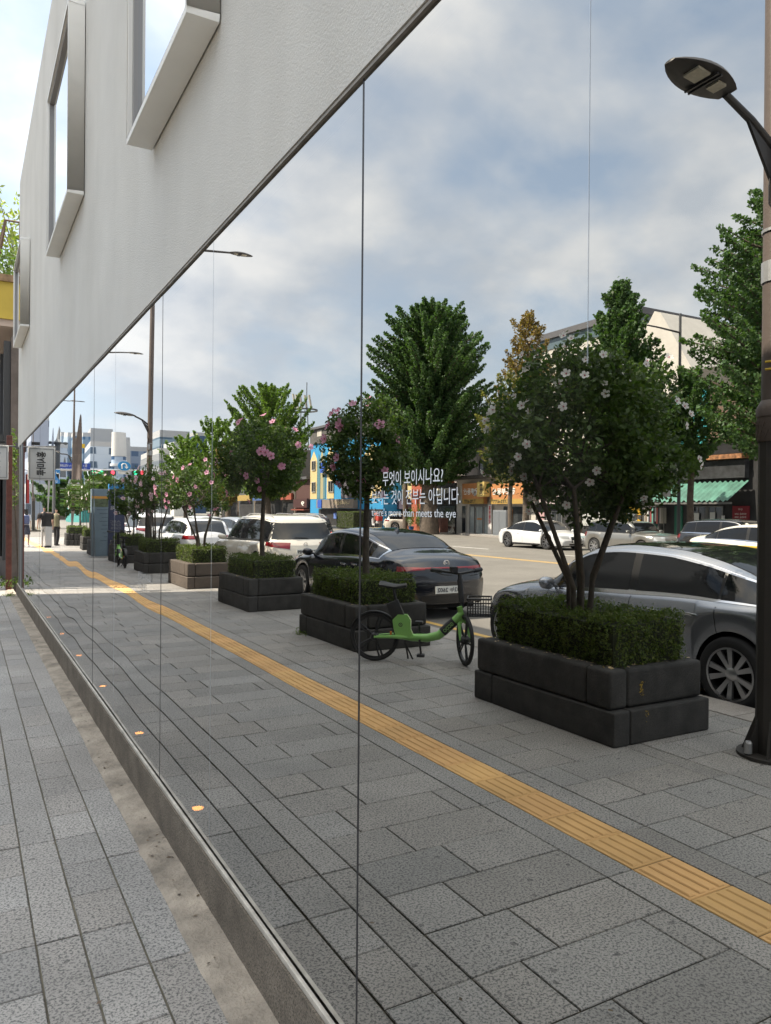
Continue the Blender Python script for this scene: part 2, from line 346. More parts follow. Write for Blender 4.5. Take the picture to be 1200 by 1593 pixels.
_mm = N(_t2, 'ShaderNodeMix', data_type='RGBA', blend_type='MULTIPLY'); _mm.inputs[0].default_value = 1
_bs = _t2.nodes['Principled BSDF']; _lk = _bs.inputs['Base Color'].links[0].from_socket
_t2.links.new(_n.outputs[0], _rr.inputs[0]); _t2.links.new(_lk, _mm.inputs[6]); _t2.links.new(_rr.outputs[0], _mm.inputs[7]); _t2.links.new(_mm.outputs[2], _bs.inputs['Base Color'])
m_trim = mat('painted_grey_metal', (0.78, 0.775, 0.74), 0.6, var=0.04, vs=3)
m_plinth = mat('grey_plinth', (0.175, 0.148, 0.118), 0.95, var=0.3, vs=5, bump=0.8, bs=90, fleck=(150, (0.08, 0.07, 0.055), .38, .52), spec=.2)
m_chan = mat('aluminium_channel', (0.50, 0.46, 0.40), 0.5, 0.4, var=0.25, vs=12)
m_int = mat('dark_interior', (0.02, 0.02, 0.022), 0.9)
m_blk = mat('black_sealant', (0.012, 0.012, 0.015), 0.5)
m_mir = bpy.data.materials.new('mirror_coated_glass'); m_mir.use_nodes = True
_t = m_mir.node_tree; _p = _t.nodes['Principled BSDF']; _o = _t.nodes['Material Output']
_p.inputs['Base Color'].default_value = (0.535, 0.535, 0.515, 1); _p.inputs['Metallic'].default_value = 1.0; _p.inputs['Roughness'].default_value = 0.0
_rf = N(_t, 'ShaderNodeBsdfRefraction'); _rf.inputs['IOR'].default_value = 1.0; _rf.inputs['Roughness'].default_value = 0.0
_ms = N(_t, 'ShaderNodeMixShader'); _ms.inputs[0].default_value = 0.06
_t.links.new(_p.outputs[0], _ms.inputs[1]); _t.links.new(_rf.outputs[0], _ms.inputs[2])
_df = N(_t, 'ShaderNodeBsdfDiffuse'); _df.inputs[0].default_value = (0.55, 0.53, 0.5, 1)     # thin uneven dust on the glass
_dn = N(_t, 'ShaderNodeTexNoise', i_Scale=1.6, i_Detail=7.0); _dr = N(_t, 'ShaderNodeMapRange'); _dr.inputs[1].default_value = 0.52; _dr.inputs[2].default_value = 0.75; _dr.inputs[3].default_value = 0.0; _dr.inputs[4].default_value = 0.018
_tc = N(_t, 'ShaderNodeTexCoord'); _t.links.new(_tc.outputs['Object'], _dn.inputs['Vector']); _t.links.new(_dn.outputs[0], _dr.inputs[0])
_m2 = N(_t, 'ShaderNodeMixShader'); _t.links.new(_dr.outputs[0], _m2.inputs[0]); _t.links.new(_ms.outputs[0], _m2.inputs[1]); _t.links.new(_df.outputs[0], _m2.inputs[2]); _t.links.new(_m2.outputs[0], _o.inputs[0])

GZ0, GZ1, YE = 0.225, 2.86, 16.0
bld = empty('mirror_glass_building', (0, 6, 0), 'grey stucco building over a continuous band of mirror glass beside the pavement', 'building')
def B(mb, name, m, **kw):
    o = mb.build(name, m, bld, **kw); o.matrix_parent_inverse = bld.matrix_basis.inverted(); return o
wl = MB(); wl.box(-0.013, 6.0, -5, YE, 2.80, 7.82); wl.box(0.05, 6.0, YE-0.15, YE, 0, 2.797); B(wl, 'stucco_wall', m_stucco)
bd = MB(); bd.box(-0.009, 0.02, -4.99, YE-0.01, 2.788, 2.797); B(bd, 'drip_edge', mat('dark_drip', (0.26, 0.245, 0.22), 0.7, var=.3, vs=15))
pl = MB(); pl.box(-0.025, 0.06, -5, YE, -0.19, 0.205); B(pl, 'plinth', m_plinth)
ch = MB(); ch.box(-0.018, -0.004, -5, YE-0.02, 0.207, 0.226); ch.box(0.008, 0.03, -5, YE-0.02, 0.207, 0.223); B(ch, 'glazing_channel', m_chan, bevel=0.002)
it = MB(); it.box(0.061, 5.9, -4.9, YE-0.2, 0.10, 0.158); it.box(0.061, 5.9, -4.9, YE-0.2, 2.70, 2.795); it.box(3.0, 3.1, -4.9, YE-.2, .16, 2.695); B(it, 'dark_room', m_int)
JY = [-4.9, -0.62, 1.78, 4.08, 6.48, 8.9, 11.42, 13.55, 14.95]
for i in range(len(JY)-1):
    y0, y1 = JY[i]+0.0035, JY[i+1]-0.0035; ny, nz = 48, 20; g = MB(); vs = []
    L = y1-y0; far = i >= 3; a = [0, 0, .00025, .00055, .0008, .0004, .00015, .00006][i]; tl = [0, 0, 0.0, 0.0004, -0.0007, 0.0006, -0.0005, 0.0003][i]; tz = [0, 0, 0, 0.0005, 0.0008, -.0004, .0002, -0.0001][i]
    for q in range(ny+1):
        for k in range(nz+1):
            s, t = q/ny, k/nz; y = y0+L*s; z = GZ0-0.01+(GZ1-GZ0)*t
            d = a*math.sin(2*PI*s*1.0+i)*(1+.12*math.sin(2.1*t+i)) + tl*(s-.5)*L + tz*(t-.5)*math.sin(PI*s*1.5) + a*.5*math.sin(2*PI*(s*2+t*.6))
            vs.append((0.0+d, y, z))
    g.add(vs, [(q*(nz+1)+k, (q+1)*(nz+1)+k, (q+1)*(nz+1)+k+1, q*(nz+1)+k+1) for q in range(ny) for k in range(nz)])
    B(g, 'mirror_pane', m_mir, smooth=True, autos=180)
jt = MB()
for y in JY[1:-1]: jt = MB(); w_ = .0045 if y < 3 else .004; jt.box(-0.0005, 0.012, y-w_, y+w_, GZ0, 2.8); B(jt, 'silicone_joint', m_blk)
for y in (0.95, 3.15, 5.5): jt = MB(); jt.box(-0.0012, -0.0006, y-0.0002, y+0.0002, 1.9 if y < 2 else GZ0+.01, 2.78); B(jt, 'film_seam', mat('film_edge', (.62, .66, .70), .3, .5))
ef = MB()
for y0, y1, x in ((14.95, 15.07, -.012), (15.2, 15.28, -.006), (15.5, 15.62, -.012)): ef.box(x, 0.04, y0, y1, 0.21, 2.8)
B(ef, 'end_frame', mat('grey_frame', (0.22, 0.23, 0.23), 0.4, 0.3), bevel=0.003)
eg = MB(); eg.box(0.004, 0.01, 15.07, 15.2, .22, 2.8); eg.box(0.004, 0.01, 15.28, 15.5, .22, 2.8); B(eg, 'end_glass', mat('dark_glass', (0.02, 0.022, 0.025), 0.05, spec=0.8))
# box windows standing out of the stucco
m_skyglass = mat('window_mirror_glass', (0.80, 0.84, 0.88), 0.02, 1.0)
for (y0, y1, z0, z1) in ((3.02, 4.28, 3.62, 5.6), (7.02, 8.92, 4.36, 6.03), (13.25, 15.15, 4.52, 5.92)):
    f = MB(); t = 0.035; xo = -0.155; b = 0.03
    f.box(xo, -0.02, y0, y1, z0, z0+b); f.box(xo, -0.02, y0, y1, z1-b, z1); f.box(xo, -0.02, y0, y0+b, z0+b, z1-b); f.box(xo, -0.02, y1-b, y1, z0+b, z1-b)
    o = B(f, 'box_window', m_trim, bevel=0.003)
    g = MB(); g.box(xo+0.045, xo+0.055, y0+b, y1-b, z0+b, z1-b); go = g.build('window_glass', m_skyglass, o)
    fr = MB()
    for (a, c, d, e) in ((y0+b, y0+b+t, z0+b, z1-b), (y1-b-t, y1-b, z0+b, z1-b), (y0+b+t, y1-b-t, z0+b, z0+b+t), (y0+b+t, y1-b-t, z1-b-t, z1-b)): fr.box(xo+0.022, xo+0.06, a, c, d, e)
    fr.build('window_frame', mat('window_bead', (0.30, 0.29, 0.28), 0.45, 0.3), o)
# vinyl lettering on the glass
m_vinyl = mat('white_vinyl', (0.70, 0.73, 0.77), 0.6)
UY = (0, -1, 0); UZ = (0, 0, 1)
for body, ya, yb, zc, h in (("무엇이 보이시나요?", 1.655, 1.383, 1.729, 0.036), ("보이는 것이 전부는 아닙니다.", 1.712, 1.316, 1.683, 0.036), ("there's more than meets the eye", 1.712, 1.333, 1.643, 0.025)):
    o = text_obj('wall_lettering', body, (-0.0015, (ya+yb)/2, zc), UY, UZ, abs(ya-yb), h, m_vinyl, bld, bold=0.002, thick=0.001); o.matrix_parent_inverse = bld.matrix_basis.inverted()
for body, yc, wd, zc, h in (("무엇이 보이시나요?", 4.47, 0.36, 1.26, 0.045), ("보이는 것이", 4.55, 0.20, 1.195, 0.04), ("보이는 것이 전부는 아닙니다", 11.9, 1.1, 0.8, 0.06), ("there's more than meets the eye", 12.0, 1.2, 0.70, 0.05)):
    o = text_obj('wall_lettering', body, (-0.004, yc, zc), UY, UZ, wd, h, mat('thin_white_vinyl', (0.5, 0.5, 0.5), 0.6), bld, thick=0.001); o.matrix_parent_inverse = bld.matrix_basis.inverted()
# small warm floor lamps behind the glass
m_warm = bpy.data.materials.new('warm_lamp'); m_warm.use_nodes = True
_p = m_warm.node_tree.nodes['Principled BSDF']; _p.inputs['Emission Color'].default_value = (1, 0.33, 0.055, 1); _p.inputs['Emission Strength'].default_value = 10
lamp0 = None
for i, y in enumerate((3.72, 5.15, 6.65, 8.15, 9.65, 11.2)):
    if lamp0 is None:
        lamp0 = empty('floor_lamp', (0.105, y, 0.16), None, 'lamp', 'warm floor lamps in a row behind the mirror glass')
        r_ = MB(); r_.lathe([(0.03, 0.0), (0.036, 0.0), (0.036, 0.010), (0.03, 0.012), (0.03, 0.0)], 20); r_.build('lamp_ring', m_chan, lamp0)
        d_ = MB(); d_.lathe([(0.0, 0.014), (0.022, 0.0135), (0.029, 0.0125)], 20); d_.build('lamp_lens', m_warm, lamp0); o = lamp0
    else: o = copy_tree(lamp0); o.location = (0.105, y, 0.16)
    o['label'] = ['glowing warm floor lamp behind the glass, nearest of the row', 'second nearest warm floor lamp behind the mirror glass', 'third warm floor lamp from the near end of the row', 'fourth warm floor lamp from the near end of the row', 'second farthest warm floor lamp behind the glass', 'farthest warm floor lamp behind the glass'][i]
# ------------------------------------------------------------------ planting helpers
def rdir(n):
    v = rng.normal(size=(n, 3)); return v/np.linalg.norm(v, axis=1)[:, None]
def leaves(c, size, tint_var=0.25, flat=0.0, wr=0.55, warm=0.0):
    """rhombic leaves centred on c (n,3)"""
    n = len(c); a = rdir(n); b = rdir(n)
    if flat: a[:, 2] *= (1-flat); b[:, 2] *= (1-flat)
    a /= np.linalg.norm(a, axis=1)[:, None]; b -= a*(a*b).sum(1)[:, None]; b /= np.linalg.norm(b, axis=1)[:, None]
    s = (size*rng.uniform(0.65, 1.25, n))[:, None]*0.5
    v = np.stack([c+a*s, c+b*s*wr, c-a*s, c-b*s*wr], 1).reshape(-1, 3)
    k = rng.uniform(1-tint_var, 1+tint_var, n); t = np.stack([k*(1+warm*rng.uniform(0, 1, n)), k, k*rng.uniform(.75, 1.1, n)], 1)
    return v, t
def blob_leaves(centres, radii, per, size, **kw):
    cs = []
    for c, r, p in zip(centres, radii, per): cs.append(np.array(c)+rdir(p)*np.array(r)*(rng.uniform(0.25, 1, p)**0.6)[:, None])
    return leaves(np.concatenate(cs), size, **kw)
m_bark = mat('grey_bark', (0.085, 0.07, 0.055), 0.95, var=0.3, vs=14, bump=0.9, bs=30)
m_bark2 = mat('ginkgo_bark', (0.12, 0.095, 0.075), 0.95, var=0.3, vs=5, bump=0.9, bs=14)
m_shrub = leafmat('hibiscus_leaf', (0.052, 0.096, 0.030)); m_hedge = leafmat('box_hedge_leaf', (0.078, 0.125, 0.032), 0.3)
m_gink = leafmat('ginkgo_leaf', (0.060, 0.120, 0.045)); m_ginkl = leafmat('light_ginkgo_leaf', (0.10, 0.175, 0.036)); m_rust = leafmat('rusty_leaf', (0.17, 0.135, 0.045))
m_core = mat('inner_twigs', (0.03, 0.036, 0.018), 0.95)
def petal(name, c):
    m = mat(name, c, .55); t = m.node_tree; tr = N(t, 'ShaderNodeBsdfTranslucent'); tr.inputs[0].default_value = (*c, 1); ms = N(t, 'ShaderNodeMixShader'); ms.inputs[0].default_value = .45
    t.links.new(t.nodes['Principled BSDF'].outputs[0], ms.inputs[1]); t.links.new(tr.outputs[0], ms.inputs[2]); t.links.new(ms.outputs[0], t.nodes['Material Output'].inputs[0]); return m
m_pink = petal('pink_petal', (0.78, 0.40, 0.56)); m_white = petal('white_petal', (0.90, 0.89, 0.86)); m_eye = mat('flower_eye', (0.5, 0.06, 0.12), 0.6); m_pale = petal('pale_pink_petal', (0.82, 0.62, 0.68))
def flower_mesh(name, m):
    mb = MB()
    for k in range(5):
        a = 2*PI*k/5; c, s = math.cos(a), math.sin(a)
        P = [(0.004, 0, 0), (0.026, -0.019, .010), (0.046, -0.016, .019), (0.052, 0.0, .018), (0.045, 0.017, .022), (0.026, 0.019, .012)]
        mb.add([(x*c-y*s, x*s+y*c, z) for x, y, z in P], [(0, 1, 2, 3, 4, 5)])
    mb.cur = 1; mb.lathe([(0.0, 0.022), (0.003, 0.02), (0.006, 0.004), (0.008, 0.001)], 6)
    o = mb.build(name, [m, m_eye]); me = o.data; COL.objects.unlink(o); bpy.data.objects.remove(o); return me
FL = {'white': flower_mesh('flower', m_white), 'pink': flower_mesh('flower', m_pink), 'pale': flower_mesh('flower', m_pale)}
def shrub(x, y, z0, zc, rx, ry, rz, nst, nblob, per, fl, nfl, label, group=None, lsize=0.055, single=False, spread=0.32, seed=1, fsize=1.0, shape=None):
    random.seed(seed)
    root = empty('flowering_shrub', V(x, y, z0), label, 'shrub', group)
    cz = zc-z0; cen = []; rad = []
    for i in range(nblob):
        d = Vector(rdir(1)[0]); k = random.uniform(0.35, 1.0)**0.55
        p = [d.x*rx*k, d.y*ry*k, cz+d.z*rz*k]
        if p[2] > cz+rz*0.45: p[2] += random.uniform(-0.1, 0.12)
        if shape: p = shape(p, cz)
        cen.append(p); r = random.uniform(0.10, 0.19)*max(0.8, rx/0.85); rad.append((r, r, r*random.uniform(.75, 1.2)))
    v, t = blob_leaves(cen, rad, [per]*nblob, lsize, tint_var=0.32, warm=0.25)
    npmesh('foliage', v, 4, m_shrub, t, root)
    tips = random.sample(range(nblob), min(nblob, nst*5))
    for s in range(nst):
        a = 2*PI*s/nst+random.uniform(-.3, .3); b0 = Vector((0.07*math.cos(a), 0.08*math.sin(a), 0)) if not single else Vector((0, 0, 0))
        if not single: fork = Vector((spread*math.cos(a)*random.uniform(.6, 1.1), spread*math.sin(a)*random.uniform(.6, 1.1), cz-rz*0.75)); w0 = 0.027
        else: fork = Vector((random.uniform(-.03, .03), random.uniform(-.03, .03), cz-rz*0.72)); w0 = 0.055
        mb = MB(); mid = (b0*0.55+fork*0.45); mid = Vector((b0.x*1.7+random.uniform(-.03, .03), b0.y*1.7+random.uniform(-.03, .03), (cz-rz*.75)*random.uniform(.38, .5)))
        mb.tube([b0-Vector((0, 0, 0.1)), mid, fork], [w0, w0*0.8, w0*0.62], 7)
        for q in tips[s*5:s*5+5] if not single else tips[:14]:
            c = Vector(cen[q]); m1 = fork.lerp(c, 0.5)+Vector((random.uniform(-.05, .05), random.uniform(-.05, .05), random.uniform(-.02, .08)))
            mb.tube([fork-Vector((0, 0, .02)), m1, c], [w0*0.5, w0*0.32, 0.006], 5)
        mb.build('stem' if not single else 'trunk', m_bark, root, smooth=True, autos=80)
        if single: break
    me = FL[fl]
    order = sorted(range(nblob), key=lambda q: -(cen[q][0]*.75-cen[q][1]*.55+(cen[q][2]-cz)*.7+random.uniform(-.35, .35)*rx))
    for i in range(nfl):
        q = order[int(random.random()**1.25*nblob*.85)]; c = Vector(cen[q]); d = Vector((c.x, c.y, (c.z-cz)*0.8)).normalized()
        d = (d+Vector(rdir(1)[0])*0.5).normalized()
        # show mostly on the outer faces of the crown
        if c.z < cz-rz*0.6: d = (d+Vector((.6, 0, 0))).normalized()
        o = bpy.data.objects.new('flower', me); COL.objects.link(o); o.parent = root
        o.location = c+d*(rad[q][0]*random.uniform(0.9, 1.25)); o.rotation_euler = (d+Vector((0.5, -.25, 0))).to_track_quat('Z', 'Y').to_euler(); s = random.uniform(.8, 1.25)*fsize; o.scale = (s, s, s)
    return root
def hedge(x0, x1, y0, y1, z0, z1, label, group=None, n=9000, size=0.022):
    cx, cy = (x0+x1)/2, (y0+y1)/2; root = empty('box_hedge', V(cx, cy, z0), label, 'hedge', group)
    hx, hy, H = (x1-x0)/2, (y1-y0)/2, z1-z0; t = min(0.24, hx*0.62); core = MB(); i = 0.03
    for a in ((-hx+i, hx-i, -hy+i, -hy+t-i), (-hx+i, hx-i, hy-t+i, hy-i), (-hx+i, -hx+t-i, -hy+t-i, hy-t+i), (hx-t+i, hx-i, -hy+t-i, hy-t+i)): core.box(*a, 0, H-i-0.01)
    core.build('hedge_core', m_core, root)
    P = []
    while len(P) < n:
        u, v, w = random.uniform(-hx, hx), random.uniform(-hy, hy), random.uniform(0, H); inset = min(hx-abs(u), hy-abs(v))
        if inset > t: continue
        e = min(inset, t-inset, H-w)
        if e > 0.045: continue
        f = 0.018*math.sin(u*23+w*9)+0.02*math.sin(v*17+w*13)+0.012*math.sin(v*41+u*37)
        if H-w < 0.05: w += f
        else:
            if hx-abs(u) < hy-abs(v): u += math.copysign(f, u)
            else: v += math.copysign(f, v)
        P.append((u, v, w+random.gauss(0, .006)))
    # loose shoots standing out of the top
    for _ in range(n//14):
        e = random.choice((0, 1)); u = random.uniform(-hx, hx) if e else random.choice((-1, 1))*random.uniform(hx-t, hx); v = random.uniform(-hy, hy) if not e else random.choice((-1, 1))*random.uniform(hy-t, hy)
        P.append((u, v, H+abs(random.gauss(0, .022))))
    vv, tt_ = leaves(np.array(P), size, tint_var=0.35, wr=0.5, warm=0.35)
    npmesh('foliage', vv, 4, m_hedge, tt_, root)
    return root
m_plant = mat('black_basalt', (0.048, 0.046, 0.043), 0.9, var=0.5, vs=5, bump=0.8, bs=70, fleck=(220, (0.03, 0.03, 0.03), .38, .5))
m_plant_sunlit = mat('sunlit_basalt', (0.105, 0.085, 0.070), 0.82, var=0.25, vs=3, bump=0.5, bs=90, fleck=(220, (0.06, 0.05, 0.045), .38, .5))  # the black basalt lightened and browned, sunlight put into its colour
m_soil = mat('dry_soil', (0.11, 0.078, 0.05), 0.95, var=0.4, vs=20, bump=0.9, bs=40)
def planter(x0, y0, LX, LY, label, m=m_plant, litter=0, seed=0):
    random.seed(seed+50); root = empty('stone_planter', V(x0+LX/2, y0+LY/2, 0), label, 'planter', 'stone planters in a row along the kerb')
    hx, hy = LX/2, LY/2; t = 0.16; h1 = 0.245; h2 = 0.53; g = 0.006
    # real x grows towards the wall: the wall side is +x here
    def blk(x0, x1, y0, y1, z0, z1, b=0.017):
        mb = MB(); mb.box(x0, x1, y0, y1, z0, z1); return mb.build('stone_block', m, root, bevel=b, seg=3)
    ex = random.uniform(-.012, .012); c = 0.26
    blk(hx-t, hx, -hy, hy-c, 0, h1); blk(hx-t, hx, hy-c+g, hy, 0, h1); blk(-hx, hx-t-g, -hy+ex*.3, -hy+t, 0, h1); blk(-hx, -hx+t, -hy+t+g, hy, 0, h1); blk(-hx+t+g, hx-t-g, hy-t, hy, 0, h1)
    s = 0.025
    blk(hx-t-s, hx-0.008, -hy+c*1.15, hy-s, h1+g, h2, .03); blk(hx-t-s, hx-0.012, -hy+0.05, -hy+c*1.15-g, h1+g, h2-.002, .03); blk(-hx+s, hx-t-s-g, -hy+0.052, -hy+t+.05, h1+g, h2-.004, .03)
    blk(-hx+.01, -hx+t+s, -hy+t+.056, hy-s, h1+g, h2, .03); blk(-hx+t+s+g, hx-t-s-g, hy-t-s, hy-.012, h1+g, h2-.003, .03)
    so = MB(); so.box(-hx+t-.02, hx-t+.02, -hy+t-.02, hy-t+.02, 0.01, h2-0.035); so.build('soil', m_soil, root)
    if litter > 50:
        v_, t_ = leaves(np.array([(hx*.35+random.gauss(0, .012), -hy-.001+(.052 if z_ > .26 else 0), z_) for z_ in [.20+random.gauss(0, .02) for _ in range(12)]+[.38+random.gauss(0, .03) for _ in range(30)]]), .022, tint_var=.3); v_[:, 1] = np.where(v_[:, 2] > .25, -hy+.0485, -hy-.002)+rng.uniform(-.001, .001, len(v_)); npmesh('lichen_stain', v_, 4, leafmat('ochre_lichen', (.30, .20, .03), .05), t_, root, kind='stuff')
    if litter:
        vv = []
        for _ in range(litter):
            k = random.random()
            if k < .55: p = (random.uniform(hx-t-s, hx-.03), random.uniform(-hy+.1, hy-.1))
            else: p = (random.uniform(-hx+.05, hx-.05), random.uniform(-hy+.08, -hy+t+.04))
            vv.append((p[0], p[1], h2+0.004))
        v_, t_ = leaves(np.array(vv), 0.03, tint_var=.4, flat=.96); npmesh('fallen_petals', v_, 4, leafmat('fallen_petal', (0.55, 0.42, 0.26), .1), t_, root, kind='stuff')
    return root
PY = [3.84, 7.85, 11.7, 15.6, 19.75, 23.8, 27.8, 31.8, 35.8]
plab = ['nearest black stone planter, between the near lamp pole and the green bicycle', 'black stone planter right behind the parked green bicycle', 'third black stone planter of the row, beside the white estate car',
        'brown sunlit stone planter, the only one standing in the band of sun', 'black stone planter just before the second tall lamp pole', 'black stone planter just behind the second tall lamp pole', 'third last stone planter towards the crossing', 'second last stone planter towards the crossing', 'last stone planter nearest the crossing']
hlab = [l.replace('stone planter', 'planter') for l in plab]
for i, y in enumerate(PY):
    x0 = 3.06+0.012*i; planter(x0, y, 1.03 if i else 1.0, 1.65 if i else 1.66, plab[i], m_plant_sunlit if i == 3 else m_plant, litter=70 if i == 0 else (30 if i < 4 else 0), seed=i)
    hl = ['clipped box hedge in the nearest planter, strewn with white petals', 'clipped hedge behind the green bicycle saddle', 'clipped hedge in the third planter, under the standard pink-flowering tree', 'yellow-green sunlit hedge in the brown planter',
          'clipped hedge in the planter just before the second tall lamp pole', 'clipped hedge in the planter just behind the second tall lamp pole', 'clipped hedge in the third last planter', 'clipped hedge in the second last planter', 'clipped hedge in the last planter nearest the crossing'][i]
    hedge(x0+.13, x0+.90, y+.14, y+1.54, 0.497, 0.86 if i == 0 else 0.84, hl, 'clipped hedges in the planters', n=[26000, 15000, 11000, 8000, 5000, 3500, 2500, 2000, 1500][i], size=[.024, .028, .03, .034, .04, .045, .05, .05, .05][i])
g_ = 'flowering shrubs growing in the planters'
def droop(p, cz):
    if p[0] < -0.1 and p[2] < cz: p[2] -= 0.12
    if abs(p[0]) > .5 and p[2] > cz: p[2] -= .18
    return p
shrub(3.50, 4.66, 0.49, 2.29, 0.89, 0.78, 0.59, 6, 340, 74, 'white', 99, 'big white-flowered shrub with several stems in the nearest planter', g_, seed=3, lsize=.052, spread=.54, shape=droop, fsize=.62)
shrub(3.68, 8.75, 0.49, 2.43, 0.58, 0.58, 0.62, 1, 150, 66, 'pink', 26, 'pink-flowered tree on one straight trunk behind the green bicycle', g_, seed=4, single=True, lsize=.06, fsize=1.15)
shrub(3.66, 12.6, 0.49, 2.52, 0.78, 0.78, 0.66, 1, 160, 66, 'pink', 34, 'round pink-flowered tree on one trunk in front of the white estate car', g_, seed=5, single=True, lsize=.066, fsize=1.15)
shrub(3.62, 16.5, 0.49, 2.10, 0.90, 0.88, 0.52, 5, 100, 44, 'pink', 40, 'low wide pink-flowered shrub in the sunlit brown planter', g_, seed=6, lsize=.075, spread=.42, fsize=1.0)
shrub(3.62, 20.6, 0.49, 2.22, 0.92, 0.9, 0.62, 4, 90, 40, 'pale', 34, 'pale pink shrub growing in front of the second tall lamp pole', g_, seed=7, lsize=.085, spread=.35, fsize=1.2)
shrub(3.64, 24.7, 0.49, 1.95, 0.7, 0.7, 0.62, 3, 70, 34, 'pale', 22, 'dark shrub with pale flowers just behind the second tall lamp pole', g_, seed=8, lsize=.1, spread=.3, fsize=1.2)
shrub(3.66, 28.7, 0.49, 2.2, 0.9, 0.9, 0.75, 3, 60, 30, 'pale', 14, 'third last flowering shrub towards the crossing', g_, seed=9, lsize=.12, spread=.3, fsize=1.2)
shrub(3.68, 32.6, 0.49, 2.1, 0.85, 0.85, 0.7, 3, 50, 30, 'white', 12, 'second last flowering shrub towards the crossing', g_, seed=10, lsize=.12, spread=.3, fsize=1.2)
shrub(3.70, 36.6, 0.49, 2.2, 0.9, 0.9, 0.75, 3, 50, 30, 'white', 10, 'last flowering shrub nearest the crossing', g_, seed=11, lsize=.13, spread=.3, fsize=1.2)
# dry leaves and grit gathered along the wall foot
dl = np.array([(-random.uniform(.03, .17) if random.random() < .75 else -random.uniform(.2, 4.4), random.uniform(.9, 15.5), .014) for _ in range(150)])
v_, t_ = leaves(dl, .022, tint_var=.5, flat=.93); npmesh('dry_leaf_litter', v_, 4, leafmat('dry_leaf', (.10, .07, .045), .05), t_, kind='stuff')
# weeds at planter feet
wv = []
for (x, y, n_) in ((3.05, 9.35, 90), (3.9, 8.9, 60), (0.15, 15.8, 120)):
    for _ in range(n_): wv.append((-x+random.gauss(0, .06), y+random.gauss(0, .09), abs(random.gauss(0, .025))))
v_, t_ = leaves(np.array(wv), .06, wr=.16); npmesh('weeds', v_, 4, leafmat('weed', (.12, .17, .04)), t_, kind='stuff')

# ------------------------------------------------------------------ tall lamp poles
m_pole = mat('brown_painted_steel', (0.125, 0.098, 0.085), 0.55, 0.1, var=0.12, vs=2.5, bump=0.15, bs=40); m_poled = mat('dark_pole_sleeve', (0.042, 0.038, 0.034), 0.6, 0.1, var=0.2, vs=3, bump=0.2, bs=60)
m_lampd = mat('lamp_housing', (0.045, 0.042, 0.042), 0.5, 0.2, var=.15, vs=8); m_lens = mat('lamp_lens', (0.50, 0.47, 0.38), 0.3, var=.15, vs=40)
m_steel = mat('galvanised_steel', (0.42, 0.42, 0.42), 0.4, 0.6, var=.1, vs=14)
def lamp_head(parent, x, z, sgn, L=0.56, W=0.155, y=0.0, tilt=0.0):
    """oval LED head reaching from x in direction sgn"""
    mb = MB(); n = 14; rings = 10; vs = []
    for i in range(rings+1):
        s = i/rings; w = W*(math.sin(PI*min(1, .10+s*0.86))**0.62); hh = 0.052*(math.sin(PI*min(1, .08+s*.88))**.8)
        for k in range(n):
            a = 2*PI*k/n; up = math.sin(a); vs.append((x+sgn*L*s, y+w*math.cos(a), z+tilt*s*L+(hh*up*1.25 if up > 0 else hh*up*0.28)))
    mb.add(vs, [(i*n+k, i*n+(k+1) % n, (i+1)*n+(k+1) % n, (i+1)*n+k) for i in range(rings) for k in range(n)]+[tuple(range(n)), tuple(rings*n+k for k in range(n))])
    h = mb.build('lamp_head', m_lampd, parent, smooth=True, autos=60)
    zb = lambda q: z+tilt*q*L-0.024
    for q0, q1, ww in ((0.52, 0.72, .62), (0.20, 0.34, .5)):
        l = MB(); l.add([(x+sgn*L*q0, y-W*ww, zb(q0)), (x+sgn*L*q1, y-W*ww, zb(q1)), (x+sgn*L*q1, y+W*ww*.3, zb(q1)), (x+sgn*L*q0, y+W*ww*.3, zb(q0)),
               (x+sgn*L*q0, y-W*ww, zb(q0)+.015), (x+sgn*L*q1, y-W*ww, zb(q1)+.015), (x+sgn*L*q1, y+W*ww*.3, zb(q1)+.015), (x+sgn*L*q0, y+W*ww*.3, zb(q0)+.015)], [(0,1,2,3),(4,5,6,7),(0,1,5,4),(1,2,6,5),(2,3,7,6),(3,0,4,7)])
        l.build('lens', m_lens, h)
    rb = MB()
    for q in (.4, .46): rb.box(x+sgn*L*q, x+sgn*L*(q+.02), y-W*.85, y+W*.85, zb(q)-.004, zb(q)+.01)
    rb.build('housing_rib', m_lampd, h)
